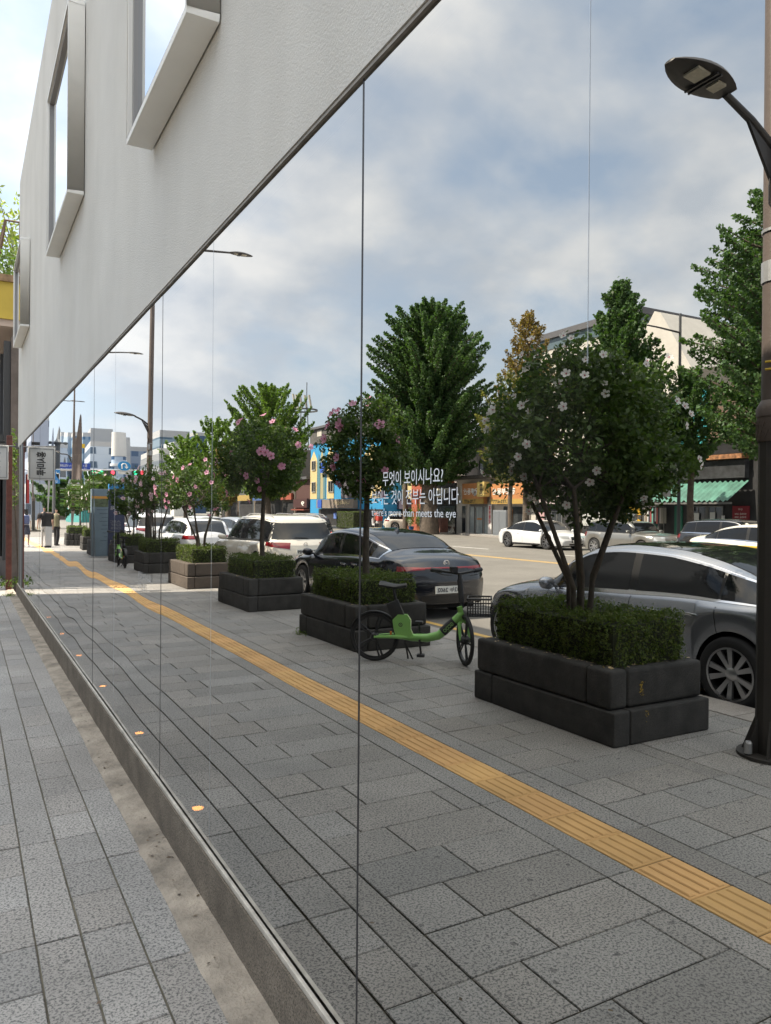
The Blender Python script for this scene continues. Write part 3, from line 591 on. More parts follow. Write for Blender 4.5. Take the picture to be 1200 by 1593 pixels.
def lamp_post(x, y, label, H=10.0, low=True, high=True, detail=True, rs=1.0):
    root = empty('street_lamp', V(x, y, 0), label, 'street lamp', 'tall lamp poles along the near kerb')
    p = MB(); p.lathe([(0.100, 2.30), (0.097, 3.0), (0.094, 6.0), (0.080, H), (0, H)], 16); p.v = [(a_*rs, b_*rs, c_) for a_, b_, c_ in p.v]; p.build('pole', m_pole, root, smooth=True, autos=50)
    s = MB(); s.lathe([(0.122, 0.02), (0.118, 0.3), (0.112, 2.14), (0.0, 2.14)], 12); s.v = [(a_*rs, b_*rs, c_) for a_, b_, c_ in s.v]; s.build('sleeve', m_poled, root, smooth=True, autos=20)
    b = MB(); b.lathe([(0.120, 2.14), (0.124, 2.15), (0.124, 2.30), (0.131, 2.31), (0.131, 2.36), (0.112, 2.40), (0.10, 2.42)], 16)
    for k in range(16):
        a = 2*PI*k/16
        for sg in (-1, 1): b.tube([(0.126*math.cos(a), 0.126*math.sin(a), 2.165), (0.126*math.cos(a+sg*.2), 0.126*math.sin(a+sg*.2), 2.225), (0.126*math.cos(a), 0.126*math.sin(a), 2.285)], .003, 4)
    b.v = [(a_*rs, b_*rs, c_) for a_, b_, c_ in b.v]; b.build('patterned_collar', m_pole, root, smooth=True, autos=30)
    f = MB(); f.lathe([(0.0, 0.0), (0.235, 0.0), (0.235, 0.022), (0.0, 0.024)], 28)
    for k in range(8):
        a = 2*PI*(k+.5)/8; c, s_ = math.cos(a), math.sin(a); f.add([(c*.115-s_*.006, s_*.115+c*.006, .02), (c*.205-s_*.006, s_*.205+c*.006, .02), (c*.118-s_*.006, s_*.118+c*.006, .26), (c*.115+s_*.006, s_*.115-c*.006, .02), (c*.205+s_*.006, s_*.205-c*.006, .02), (c*.118+s_*.006, s_*.118-c*.006, .26)], [(0,1,2), (3,5,4), (0,3,4,1), (1,4,5,2)])
    f.build('base_flange', m_poled, root)
    for k in range(4):
        a = 2*PI*k/4+.3; bo = MB(); bo.lathe([(0, .03), (0.026, .03), (0.026, .10), (0.018, .112), (0, .112)], 8, c=(.2*math.cos(a), .2*math.sin(a), 0)); bo.build('bolt', m_steel, root)
    if low:
        a = MB(); a.tube([(0.06, 0, 4.12), (0.30, 0, 4.25), (0.56, 0, 4.35)], [.03, .027, .024], 10); a.add([(0.07, -.01, 4.08), (0.07, -.01, 3.86), (0.34, -.01, 4.24), (0.07, .01, 4.08), (0.07, .01, 3.86), (0.34, .01, 4.24)], [(0,1,2), (3,5,4), (0,3,4,1), (1,4,5,2), (0,2,5,3)])
        a.build('arm', m_lampd, root, smooth=True, autos=30); lamp_head(root, 0.54, 4.355, 1, tilt=0.10, L=.54, W=.145)
    if high:
        a = MB(); a.tube([(-0.05, 0, 9.30), (-1.2, 0, 9.50), (-2.4, 0, 9.60)], [.05, .04, .03], 8); a.build('arm', m_lampd, root, smooth=True); lamp_head(root, -2.35, 9.60, -1, L=.72, W=.17)
    if detail:
        for z in (3.22, 3.56):
            st = MB(); st.lathe([(0.099, z), (0.106, z), (0.106, z+(.14 if z < 3.4 else .02)), (0.099, z+(.14 if z < 3.4 else .02))], 16, closed=True); st.build('steel_strap', m_steel, root)
        cb = MB(); cb.box(0.02, 0.09, -.16, -.09, 3.38, 3.54); cb.box(.05, .14, -.12, -.112, 3.40, 3.408); cb.box(.05, .14, -.12, -.112, 3.50, 3.508); cb.build('sensor_box', m_steel, root, bevel=.004)
        wr = MB(); wr.tube([(.09, 0, 4.02), (.105, .0, 3.86), (.105, 0, 3.74), (.09, -.02, 3.70)], .005, 5); wr.build('cable', m_blk, root)
        for z in (2.62, 2.67):
            rr = MB(); rr.tube([(0.04, -.09, z), (.12, -.03, z), (.13, .0, z)], .007, 6); rr.build('yellow_clip', mat('yellow_plastic', (.6, .42, .04), .5), root)
    return root
lamp_post(3.92, 3.22, 'near brown lamp pole standing beside the grey saloon rear wheel')
lamp_post(3.92, 22.9, 'second tall lamp pole, rising between two planters past the white cars')
lamp_post(3.95, 40.2, 'third tall lamp pole near the crossing', detail=False, rs=.5)
lamp_post(3.6, 60.5, 'farthest tall lamp pole beyond the crossing', detail=False, rs=.55)

# ------------------------------------------------------------------ green hire bicycle
m_green = mat('green_bike_paint', (0.24, 0.52, 0.13), 0.35, coat=.5, var=.05, vs=5); m_rub = mat('black_rubber', (0.015, 0.015, 0.016), 0.7); m_bk = mat('black_plastic', (0.02, 0.02, 0.022), 0.45)
def wheel_bike(parent, c, ang=0.0, fender=False):
    e = bpy.data.objects.new('wheel', None); COL.objects.link(e); e.parent = parent; e.location = c; e.rotation_euler = (0, 0, ang)
    t = MB(); r = .248
    prof = [(r+.022*math.cos(a), .022*math.sin(a)) for a in [2*PI*k/8 for k in range(8)]]; t.lathe(prof, 40, axis='x', closed=True); t.build('tyre', m_rub, e, smooth=True)
    rm = MB(); rm.lathe([(r-.018, -.012), (r-.03, -.012), (r-.03, .012), (r-.018, .012)], 40, axis='x', closed=True)
    for k in range(5):
        a = 2*PI*k/5
        for q in (-.13, .13): rm.tube([(0, .02*math.cos(a), .02*math.sin(a)), (0, .13*math.cos(a+q), .13*math.sin(a+q)), (0, (r-.025)*math.cos(a+q*.6), (r-.025)*math.sin(a+q*.6))], [.012, .009, .012], 5)
    rm.build('rim', m_bk, e, smooth=True, autos=40)
    h = MB(); h.lathe([(0, -.05), (.03, -.05), (.045, -.03), (.045, .03), (.03, .05), (0, .05)], 16, axis='x'); h.build('hub', m_bk, e, smooth=True, autos=40)
    return e
def hire_bike(x, y, x2, y2, label, group, steer=0.7):
    d = Vector((-(x2-x), y2-y)); rz = math.atan2(d.y, d.x)-PI/2
    root = empty('bicycle', V(x, y, 0), label, 'bicycle', group, rz)   # local +y = forward
    Lw = d.length; wheel_bike(root, (0, 0, .27))
    f = MB(); f.tube([(0.045, 0, .27), (.045, .18, .285), (.0, .40, .27), (0, .58, .27), (0, .70, .30), (0, .80, .385), (0, .92, .51), (0, .955, .56)], [.016, .024, .04, .046, .048, .048, .044, .03], 12)
    f.tube([(0, .965, .46), (0, .925, .62)], .030, 10)
    f.tube([(-.045, 0, .27), (-.045, .2, .28), (0, .4, .27)], [.014, .02, .03], 8)
    vs = []
    for z, a, b in ((.27, .24, .44), (.36, .215, .40), (.46, .20, .40), (.52, .26, .36)):
        vs += [(-.035, a, z), (.035, a, z), (.035, b, z), (-.035, b, z)]
    f.add(vs, [(k*4+j, k*4+(j+1) % 4, k*4+4+(j+1) % 4, k*4+4+j) for k in range(3) for j in range(4)]+[(12, 13, 14, 15)])
    f.build('frame', m_green, root, smooth=True, autos=35)
    bt = MB(); bt.obox((0, .235, .555), (.034, 0, 0), (0, .062, .030), (0, -.045, .10)); bt.build('battery_case', m_bk, root, bevel=.008)
    for sg in (-1, 1):
        text_obj('maker_lettering', 'GCOO', (sg*.0315, .245, .53), (0, -.035*sg, .085*sg), (0, -.055*sg, -.025*sg) if False else (0, -.055, -.025), .10, .028, mat('light_lettering', (.6, .62, .6), .5), root)
    pt = MB(); pt.tube([(0, .745, .338), (0, .875, .462)], .0505, 14, cap=False); pt.build('frame_band', m_bk, root, smooth=True)
    dr = Vector((0, .13, .124)).normalized()
    for sg in (-1, 1):
        up = Vector((0, -.124, .13)).normalized(); text_obj('maker_lettering', 'GCOO', (sg*.052, .81, .40), dr*sg, up, .135, .04, mat('green_lettering', (.28, .52, .16), .5), root, bold=.02)
        em = MB(); em.lathe([(.022, .0), (.014, .0)], 18, axis='x', c=(sg*.0365, .29, .41)); em.lathe([(.006, .0), (0.0, 0)], 10, axis='x', c=(sg*.0365, .29, .41)); em.build('round_emblem', m_bk, root)
    sp = MB(); sp.tube([(0, .25, .60), (0, .205, .80)], .016, 8); sp.tube([(.0, .10, .73), (0, .19, .64)], .006, 6); sp.build('seat_post', m_bk, root, smooth=True)
    se = MB(); vs = []; n = 10
    for i in range(9):
        s = i/8; w_ = .10*(1-s)**.8*.9+.026; zc = .835+.012*math.cos(s*5)
        for k in range(n): a = 2*PI*k/n; vs.append((w_*math.cos(a), .06+s*.29, zc+.034*math.sin(a)*(1-.3*s)))
    se.add(vs, [(i*n+k, i*n+(k+1) % n, (i+1)*n+(k+1) % n, (i+1)*n+k) for i in range(8) for k in range(n)]+[tuple(range(n)), tuple(8*n+k for k in range(n))]); se.build('saddle', m_bk, root, smooth=True, autos=70)
    fe = MB(); pts = [(0, -.285*math.sin(a), .27+.285*math.cos(a)) for a in [R(k) for k in range(-75, 80, 12)]]
    vs = [];
    for p in pts: vs += [(-.032, p[1], p[2]), (.032, p[1], p[2]), (.032, p[1]*.975, .27+(p[2]-.27)*.975), (-.032, p[1]*.975, .27+(p[2]-.27)*.975)]
    fe.add(vs, [(i*4+j, i*4+(j+1) % 4, i*4+4+(j+1) % 4, i*4+4+j) for i in range(len(pts)-1) for j in range(4)]); fe.build('mudguard', m_bk, root)
    ks = MB(); ks.tube([(.05, .33, .24), (.10, .36, .02)], .010, 6); ks.tube([(-.04, .33, .24), (.02, .42, .03)], .010, 6); ks.build('kickstand', m_bk, root)
    ck = MB(); ck.lathe([(.0, .0), (.065, .0), (.065, .012), (0, .012)], 20, axis='x', c=(.05, .50, .26)); ck.tube([(.07, .50, .26), (.075, .48, .42)], .012, 6); ck.tube([(-.07, .50, .26), (-.075, .52, .10)], .012, 6); ck.box(.06, .15, .44, .52, .41, .435); ck.box(-.15, -.06, .48, .56, .085, .11); ck.build('crank', m_bk, root)
    rf = MB(); rf.box(.05, .066, -.02, .055, .255, .285); rf.build('reflector', mat('amber_yellow', (.7, .5, .02), .4), root, bevel=.004)
    rf = MB(); rf.box(-.01, .01, .17, .19, .27, .33); rf.build('reflector', mat('orange_reflector', (.75, .2, .02), .4), root)
    st = bpy.data.objects.new('front_assembly', None); COL.objects.link(st); st.parent = root; st.location = (0, .965, 0); st.rotation_euler = (0, 0, steer)
    fk = MB(); o = Lw-.965
    for s_ in (-1, 1): fk.tube([(.0, -.01, .47), (s_*.045, .01, .44), (s_*.05, o*.6, .34), (s_*.05, o, .27)], [.022, .022, .018, .013], 8)
    fk.build('fork', m_green, st, smooth=True); 
    wf = wheel_bike(root, (0, 0, 0)); a = steer; wf.location = (-math.sin(a)*o, .965+math.cos(a)*o, .27); wf.rotation_euler = (0, 0, a)
    sm = MB(); sm.tube([(0, -.04, .60), (0, -.13, .96)], .022, 8); sm.tube([(0, -.055, .66), (0, -.115, .90)], .032, 8); sm.build('stem', m_bk, st, smooth=True)
    hb = MB(); hb.tube([(-.29, -.26, 1.0), (-.17, -.17, .99), (0, -.13, .965), (.17, -.17, .99), (.29, -.26, 1.0)], .016, 8); hb.tube([(-.29, -.26, 1.0), (-.19, -.19, .992)], .026, 8); hb.tube([(.29, -.26, 1.0), (.19, -.19, .992)], .026, 8)
    hb.tube([(.27, -.20, .985), (.2, -.12, .96), (.1, -.08, .95)], .006, 5); hb.tube([(-.27, -.20, .985), (-.2, -.12, .96), (-.1, -.08, .95)], .006, 5); hb.box(-.10, -.03, -.19, -.10, .98, 1.04); hb.build('handlebar', m_bk, st, smooth=True, autos=50)
    bk = MB(); x0, x1, y0, y1, z0, z1 = -.15, .15, .05, .30, .53, .72; n = 9; w_ = .0045
    for z in (z0, z0+.055, z0+.11, z0+.15, z1):
        rr = .010 if z == z1 else w_
        for a_, b_ in (((x0, y0), (x1, y0)), ((x1, y0), (x1, y1)), ((x1, y1), (x0, y1)), ((x0, y1), (x0, y0))): bk.tube([(a_[0]*(.8+.2*(z-z0)/.19), a_[1], z), (b_[0]*(.8+.2*(z-z0)/.19), b_[1], z)], rr, 5)
    for k in range(n+1):
        s = k/n; xx = x0+(x1-x0)*s; yy = y0+(y1-y0)*s
        bk.tube([(xx*.8, y0, z0), (xx, y0, z1)], w_, 4); bk.tube([(xx*.8, y1, z0), (xx, y1, z1)], w_, 4); bk.tube([(x0*.8, yy, z0), (x0, yy, z1)], w_, 4); bk.tube([(x1*.8, yy, z0), (x1, yy, z1)], w_, 4); bk.tube([(xx*.8, y0, z0), (xx*.8, y1, z0)], w_, 4)
    bk.v = [(a_, b_+.965, c_) for a_, b_, c_ in bk.v]; bk.build('basket', m_bk, root)
    return root
hire_bike(3.04, 7.33, 3.87, 6.70, 'green hire bicycle with a black front basket parked by the second planter', 'green hire bicycles', steer=1.22)
hire_bike(2.92, 21.9, 2.96, 22.95, 'far green hire bicycle standing end-on by the second tall lamp pole', 'green hire bicycles', steer=.1)
# ------------------------------------------------------------------ cars
def crv(pts, t):
    """smooth curve through control points (monotone cubic)"""
    xs = np.array([p[0] for p in pts], float); ys = np.array([p[1] for p in pts], float); t = np.atleast_1d(t).astype(float)
    h = np.diff(xs); d = np.diff(ys)/h; m = np.zeros(len(xs)); m[0] = d[0]; m[-1] = d[-1]
    for i in range(1, len(xs)-1): m[i] = 0 if d[i-1]*d[i] <= 0 else 2*d[i-1]*d[i]/(d[i-1]+d[i])
    i = np.clip(np.searchsorted(xs, t)-1, 0, len(xs)-2); u = (t-xs[i])/h[i]; u = np.clip(u, 0, 1)
    return ys[i]*(1+2*u)*(1-u)**2+h[i]*m[i]*u*(1-u)**2+ys[i+1]*u*u*(3-2*u)+h[i]*m[i+1]*u*u*(u-1)
m_tint = mat('tinted_glass', (0.010, 0.011, 0.013), 0.03, spec=0.55); m_tyre = mat('tyre_rubber', (0.018, 0.018, 0.019), 0.75, bump=.2, bs=60); m_alloy = mat('alloy_wheel', (0.55, 0.55, 0.56), 0.28, 0.85)
m_well = mat('wheel_well', (0.008, 0.008, 0.008), 0.95); m_chrome = mat('chrome', (0.75, 0.75, 0.76), 0.12, 1.0); m_trimb = mat('black_trim', (0.014, 0.014, 0.015), 0.4); m_gap = mat('panel_gap', (0.01, 0.01, 0.01), 0.9)
m_red = mat('red_lamp', (0.20, 0.006, 0.010), 0.12, coat=1); m_head = mat('clear_lamp', (0.62, 0.64, 0.66), 0.08, 0.35, coat=1); m_plate = mat('number_plate', (0.72, 0.74, 0.72), 0.5); m_ink = mat('plate_ink', (0.02, 0.02, 0.03), 0.6)
m_redlit = mat('lit_red_lamp', (0.9, 0.05, 0.03), 0.3, emit=1.6)
def paint(name, col, metal=.5, rough=.28): return mat(name, col, rough, metal, coat=1.0)
TYPES = {
 # top(y), belt(y) over y in [0 rear, 1 front] as fractions of length; heights in metres for H=1.46
 'saloon': dict(top=[(0, .86), (.015, .99), (.05, 1.06), (.14, 1.13), (.20, 1.22), (.30, 1.37), (.40, 1.45), (.50, 1.47), (.58, 1.44), (.66, 1.30), (.735, 1.06), (.76, 1.01), (.86, .93), (.95, .80), (.985, .68), (1, .55)],
                belt=[(0, .80), (.03, .93), (.15, .97), (.3, .97), (.5, .93), (.7, .885), (.8, .86), (.93, .74), (.98, .62), (1, .52)], win=(.165, .735), ws=(.575, .735), rw=(.155, .345), pil=(.455, .475, .695), q=.255),
 'suv': dict(top=[(0, .95), (.008, 1.06), (.03, 1.22), (.075, 1.52), (.10, 1.60), (.20, 1.655), (.40, 1.68), (.55, 1.66), (.63, 1.56), (.71, 1.28), (.745, 1.13), (.78, 1.10), (.90, 1.01), (.965, .90), (.99, .75), (1, .6)],
             belt=[(0, .90), (.01, .99), (.06, 1.03), (.3, 1.02), (.6, .99), (.78, .97), (.93, .86), (.98, .72), (1, .55)], win=(.075, .73), ws=(.60, .735), rw=None, pil=(.47, .49, .66), q=.235),
 'hatch': dict(top=[(0, .85), (.01, 1.0), (.04, 1.15), (.10, 1.36), (.16, 1.43), (.30, 1.48), (.45, 1.49), (.56, 1.45), (.66, 1.25), (.73, 1.03), (.76, .99), (.88, .92), (.955, .80), (.985, .66), (1, .52)],
               belt=[(0, .78), (.02, .92), (.1, .97), (.3, .96), (.6, .92), (.76, .88), (.93, .76), (.98, .62), (1, .5)], win=(.085, .725), ws=(.585, .73), rw=(.03, .13), pil=(.44, .46, .66), q=.22),
 'mini': dict(top=[(0, .85), (.01, 1.02), (.035, 1.2), (.07, 1.37), (.12, 1.42), (.30, 1.44), (.50, 1.43), (.60, 1.40), (.66, 1.24), (.715, 1.02), (.74, .98), (.88, .93), (.955, .84), (.985, .70), (1, .52)],
               belt=[(0, .78), (.02, .93), (.1, .95), (.3, .93), (.6, .91), (.76, .90), (.93, .82), (.98, .66), (1, .5)], win=(.06, .70), ws=(.62, .715), rw=None, pil=(.42, .44, .64), q=.20),
 'sport': dict(top=[(0, .72), (.015, .86), (.05, .93), (.12, 1.0), (.22, 1.14), (.34, 1.30), (.46, 1.375), (.54, 1.375), (.62, 1.30), (.70, 1.10), (.765, .90), (.80, .86), (.88, .80), (.955, .68), (.985, .56), (1, .45)],
               belt=[(0, .68), (.03, .82), (.15, .87), (.3, .87), (.5, .83), (.7, .80), (.8, .79), (.90, .76), (.96, .62), (1, .42)], win=(.17, .765), ws=(.585, .765), rw=(.13, .33), pil=(.43, .45, .70), q=.26),
}
def car(kind, x, y, m_body, label, L=4.9, W=1.86, hs=1.0, face=1, wr=.34, wheels=(.205, .79), group='vehicles in the road', plate=None, detail=2, cat='car', lit=False, roof=None, spoke=10, bar=False, rails=False, rim=m_alloy, z=RZ, ang=0.0):
    """x: virtual distance of the side nearest the wall, y: of the rear bumper; face +1 points away along +y, -1 towards -y"""
    T = TYPES[kind]; rz = (0 if face > 0 else PI)+ang
    root = empty('parked_car' if cat == 'car' else cat.replace(' ', '_'), V(x+W/2, y+L/2, z), label, cat, group, rz)
    n = 150 if detail > 1 else 90; ty = np.linspace(0, 1, n); ty = ty+0.018*np.sin(2*PI*ty)*-1; ty = (ty-ty[0])/(ty[-1]-ty[0])
    e = np.concatenate([[0, .002, .006, .012], ty[2:-2], [.988, .994, .998, 1]]); e = np.unique(e)
    extra = []
    for wc in wheels:
        for d in np.linspace(-wr-.05, wr+.05, 34): extra.append(wc+d/L)
    e = np.unique(np.concatenate([e, extra])); n = len(e)
    top = crv(T['top'], e)*hs; belt = crv(T['belt'], e)*hs
    Y = (e-.5)*L; hw = W/2*(1-0.16*np.clip((.16-e)/.16, 0, 1)**2.2-0.20*np.clip((e-.84)/.16, 0, 1)**2.2)
    zb = np.full(n, .20)+.06*np.clip((.05-e)/.05, 0, 1)+.02*np.clip((e-.95)/.05, 0, 1)
    ar = wr+.045
    for wc in wheels:
        dy = Y-(wc-.5)*L; k = np.abs(dy) < ar; zb[k] = np.maximum(zb[k], wr+np.sqrt(np.maximum(0, ar**2-dy[k]**2)))
    h = top-belt; gh = np.clip((h-.06)/.30, 0, 1); gh = gh*gh*(3-2*gh)
    A = [(.905, .04), (.865, .30), (.825, .56), (.78, .80), (.71, .925), (.42, .99), (0, 1)]; Bq = [(.90, .22), (.80, .50), (.66, .72), (.5, .86), (.34, .945), (.17, .988), (0, 1)]
    rows = []
    bx = [(.955, 0), (.975, .16), (.985, .34), (1.0, .58), (1.0, .70), (.985, .82), (.955, .94), (.925, 1.0)]
    for fx, fz in bx: rows.append((hw*fx, zb+(belt-zb)*fz))
    for (ax, az), (b1, b2) in zip(A, Bq): rows.append((hw*(ax*gh+b1*(1-gh)), belt+h*(az*gh+b2*(1-gh))))
    m = len(rows); ve = []; full = []
    def bend(px, py, pz, s):   # rounds the bumpers in plan and in profile
        o = 0
        for end, sg in ((0, 1), (1, -1)):
            k = np.clip((.14-abs(s-end))/.14, 0, 1); k = k*k
            o += sg*k*(.17*(px/(W/2))**2+.10*((pz-.55)/.5)**2*(1 if pz > .55 else .8))
        return (px, py+o, pz)
    for i in range(n):
        ring = [bend(rows[j][0][i], Y[i], rows[j][1][i], e[i]) for j in range(m)]
        ring += [(-p[0], p[1], p[2]) for p in reversed(ring[:-1])]; ve += ring
    M = 2*m-1; fs = [(i*M+j, i*M+j+1, (i+1)*M+j+1, (i+1)*M+j) for i in range(n-1) for j in range(M-1)]
    mb = MB(); mb.add(ve, fs)
    for i in (0, n-1):   # end caps
        for j in range(m-1):
            a = Vector(ve[i*M+j]); b = Vector(ve[i*M+j+1]); K = 8; vs = []
            for p in (a, b):
                for k in range(K+1): xx = p.x*(1-2*k/K); vs.append(bend(xx, Y[i], p.z, e[i]))
            mb.add(vs, [(k, k+1, K+2+k, K+1+k) for k in range(K)])
    body = mb.build('body', m_body, root, smooth=True, autos=180)
    bm = bmesh.new(); bm.from_mesh(body.data); bvh = BVHTree.FromBMesh(bm); bm.free()
    def patch(name, m_, grid, off=.005, parent=None):
        nu, nv = len(grid), len(grid[0]); vs = []
        for row in grid:
            for o, d in row:
                o = Vector(o); d = Vector(d).normalized(); hit, nr, _, _ = bvh.ray_cast(o, d)
                if hit is None: vs.append(Vector((0, 0, -99))); continue
                if nr.dot(d) > 0: nr = -nr
                vs.append(hit+nr*off)
        q = MB(); F = []
        for i in range(nu-1):
            for j in range(nv-1):
                f = (i*nv+j, i*nv+j+1, (i+1)*nv+j+1, (i+1)*nv+j)
                if min(vs[k].z for k in f) < 0 or max((vs[f[0]]-vs[f[2]]).length, (vs[f[1]]-vs[f[3]]).length) > .5: continue
                F.append(f)
        used = sorted({k for f in F for k in f}); ix = {k: n_ for n_, k in enumerate(used)}
        if not used: return None
        q.add([vs[k] for k in used], [tuple(ix[k] for k in f) for f in F])
        return q.build(name, m_, parent or root, smooth=True, autos=180)
    yv = lambda s: (s-.5)*L
    def side(name, m_, s0, s1, lo, hi, sg, nu=24, nv=6, off=.005):
        g = []
        for i in range(nu+1):
            s = s0+(s1-s0)*i/nu; a, b = lo(s), hi(s)
            if b < a+.002: b = a+.002
            g.append([((sg*3, yv(s), a+(b-a)*k/nv), (-sg, 0, 0)) for k in range(nv+1)])
        return patch(name, m_, g, off)
    bl = lambda s: float(crv(T['belt'], s)[0])*hs; tp = lambda s: float(crv(T['top'], s)[0])*hs
    w0, w1 = T['win']; lo = lambda s: bl(s)+.022; hi = lambda s: bl(s)+.022+max(0, (tp(s)-bl(s))*.86-.05); P = T['pil']
    lo2 = lambda s: bl(s)+.004; hi2 = lambda s: bl(s)+.004+max(0, (tp(s)-bl(s))*.91-.028)
    for sg in (-1, 1):
        side('window_trim', m_chrome if kind in ('saloon', 'hatch') else m_trimb, w0-.004, w1+.008, lo2, hi2, sg, 70, 6, .003)
        # separate panes; slanted front and rear edges come from the roof line itself
        for a, b in ((w0+.008, T['q']), (T['q']+.006, P[0]), (P[1], w1-.008)): side('side_window', m_tint, a, b, lo, hi, sg, 34, 6, .0075)
        side('pillar_trim', m_trimb, P[0]-.0, P[1]+.0, lo, hi, sg, 2, 6, .0068); side('pillar_trim', m_trimb, T['q']-.002, T['q']+.008, lo, hi, sg, 2, 6, .0068)
        if detail > 1:
            for s_, a, b in ((P[0]+.008, .30, 0), (T['q']+.0, .42, 0), (w1-.02, .42, 0)): side('panel_gap', m_gap, s_, s_+.0016, lambda s: a, lambda s: bl(s)-.004, sg, 1, 14, .0015)
            side('sill', m_trimb, wheels[0]+.085, wheels[1]-.085, lambda s: .205, lambda s: .27, sg, 10, 2, .006)
            for s_ in (P[0]-.055, T['q']+.055 if kind != 'mini' else P[0]-.055):
                zz_ = bl(s_)-.13; hit = bvh.ray_cast(Vector((sg*3, yv(s_), zz_)), Vector((-sg, 0, 0)))[0]
                if hit: q = MB(); q.obox((hit.x+sg*.018, hit.y, hit.z), (.012, 0, 0), (0, .09, .006), (0, 0, .013)); q.build('door_handle', m_chrome if kind == 'saloon' else m_body, root, bevel=.006)
        # mirrors
        s_ = w1-.035; zz_ = bl(s_)+.05; hit = bvh.ray_cast(Vector((sg*3, yv(s_), zz_)), Vector((-sg, 0, 0)))[0]
        if hit:
            q = MB(); c_ = Vector((hit.x+sg*.16, hit.y-.02, hit.z+.03)); vs = []; k1 = 10
            for i in range(7):
                a = -1+2*i/6; rr = math.sqrt(max(0, 1-a*a))*.9+.1
                for k in range(k1): b = 2*PI*k/k1; vs.append((c_.x+sg*a*.115, c_.y+rr*.06*math.cos(b), c_.z+rr*.075*math.sin(b)+a*.01))
            q.add(vs, [(i*k1+k, i*k1+(k+1) % k1, (i+1)*k1+(k+1) % k1, (i+1)*k1+k) for i in range(6) for k in range(k1)]+[tuple(range(k1)), tuple(6*k1+k for k in range(k1))]); q.tube([(hit.x-sg*.01, hit.y, hit.z-.01), (c_.x-sg*.03, c_.y, c_.z-.03)], .022, 6); q.build('side_mirror', m_body if kind != 'saloon' or roof is None else m_body, root, smooth=True, autos=60)
    def topgrid(s0, s1, fx0, fx1, nu=14, nv=12):
        g = []
        for i in range(nu+1):
            s = s0+(s1-s0)*i/nu; hwid = W/2*(fx0+(fx1-fx0)*i/nu); g.append([((hwid*(-1+2*k/nv), yv(s), 3), (0, 0, -1)) for k in range(nv+1)])
        return g
    patch('windscreen', m_tint, topgrid(T['ws'][0]+.008, T['ws'][1]-.004, .63, .74), .006)
    if T['rw']: patch('rear_window', m_tint, topgrid(T['rw'][0]+.004, T['rw'][1]-.004, .66, .62), .006)
    else:
        zl, zh = (1.09*hs, 1.47*hs) if kind == 'suv' else (1.0*hs, 1.32*hs); g = []
        for i in range(9):
            z_ = zl+(zh-zl)*i/8; hwid = W/2*(.80-.13*i/8); g.append([((hwid*(-1+2*k/12), -L, z_), (0, 1, 0)) for k in range(13)])
        patch('rear_window', m_tint, g, .007)
        q = MB(); q.tube([(0, 0, 0), (.35, 0, .02)], .008, 5); hit = bvh.ray_cast(Vector((0, -L, zl+.03)), Vector((0, 1, 0)))[0]
        if hit: q.v = [(a-.1, b+hit.y-.02, c+hit.z) for a, b, c in q.v]; q.build('wiper', m_trimb, root)
    if roof is not None: patch('roof_panel', roof, topgrid(T['rw'][1]+.0 if T['rw'] else .12, T['ws'][0], .60, .60, 16), .004)
    if rails:
        for sg in (-1, 1):
            q = MB(); pts = []
            for k in range(9): s = .10+.45*k/8; xx = sg*W/2*.62; hit = bvh.ray_cast(Vector((xx, yv(s), 3)), Vector((0, 0, -1)))[0]; pts.append((xx, yv(s), hit.z+(.045 if 0 < k < 8 else 0)))
            q.tube(pts, .016, 6); q.build('roof_rail', m_steel, root, smooth=True)
    # lamps wrap round the corners: rays aimed at an axis inside the body
    def wrap(name, m_, ye, a0, a1, zl, zh, sg, off=.006, nu=14, nv=5):
        C = Vector((0, yv(ye), 0)); g = []; dirn = -1 if ye < .5 else 1
        for i in range(nu+1):
            t = i/nu; a = R(a0+(a1-a0)*t); zl_ = zl(t) if callable(zl) else zl; zh_ = zh(t) if callable(zh) else zh
            g.append([(Vector((sg*math.sin(a)*4, C.y+dirn*math.cos(a)*4, zl_+(zh_-zl_)*k/nv)), Vector((-sg*math.sin(a), -dirn*math.cos(a), 0))) for k in range(nv+1)])
        return patch(name, m_, g, off)
    rd_ = m_redlit if lit else m_red
    tz = {'saloon': (.80, .885), 'suv': (.86, 1.03), 'hatch': (.80, .93), 'mini': (.76, .93), 'sport': (.76, .80)}[kind]; hz = {'saloon': (.60, .735), 'suv': (.74, .90), 'hatch': (.62, .74), 'mini': (.62, .80), 'sport': (.52, .66)}[kind]
    for sg in (-1, 1):
        wrap('tail_light', rd_, .13, 36, 76 if kind != 'saloon' else 66, lambda t: (tz[0]+(.03*(1-t) if kind == 'saloon' else .0)+.09*t*(kind == 'suv'))*hs, lambda t: (tz[1]-.02*(1-t))*hs, sg)
        wrap('headlight', m_head, .86, 34, 68, lambda t: (hz[0]+.05*t)*hs, lambda t: (hz[1]+.015*t)*hs, sg)
    if bar: wrap('tail_light_bar', rd_, .13, -36, 36, .842*hs, .868*hs, 1, nu=20)
    wrap('rear_bumper_trim', m_trimb, .13, -40, 40, .27, .40, 1, nu=16); wrap('grille', m_trimb, .86, -26, 26, .36*hs, .62*hs, 1, nu=12); wrap('bumper_intake', m_trimb, .86, -34, 34, .235, .31, 1, nu=12)
    if detail > 1: wrap('boot_gap', m_gap, .13, -38, 38, .60*hs, .606*hs, 1, nu=16, off=.0015, nv=1)
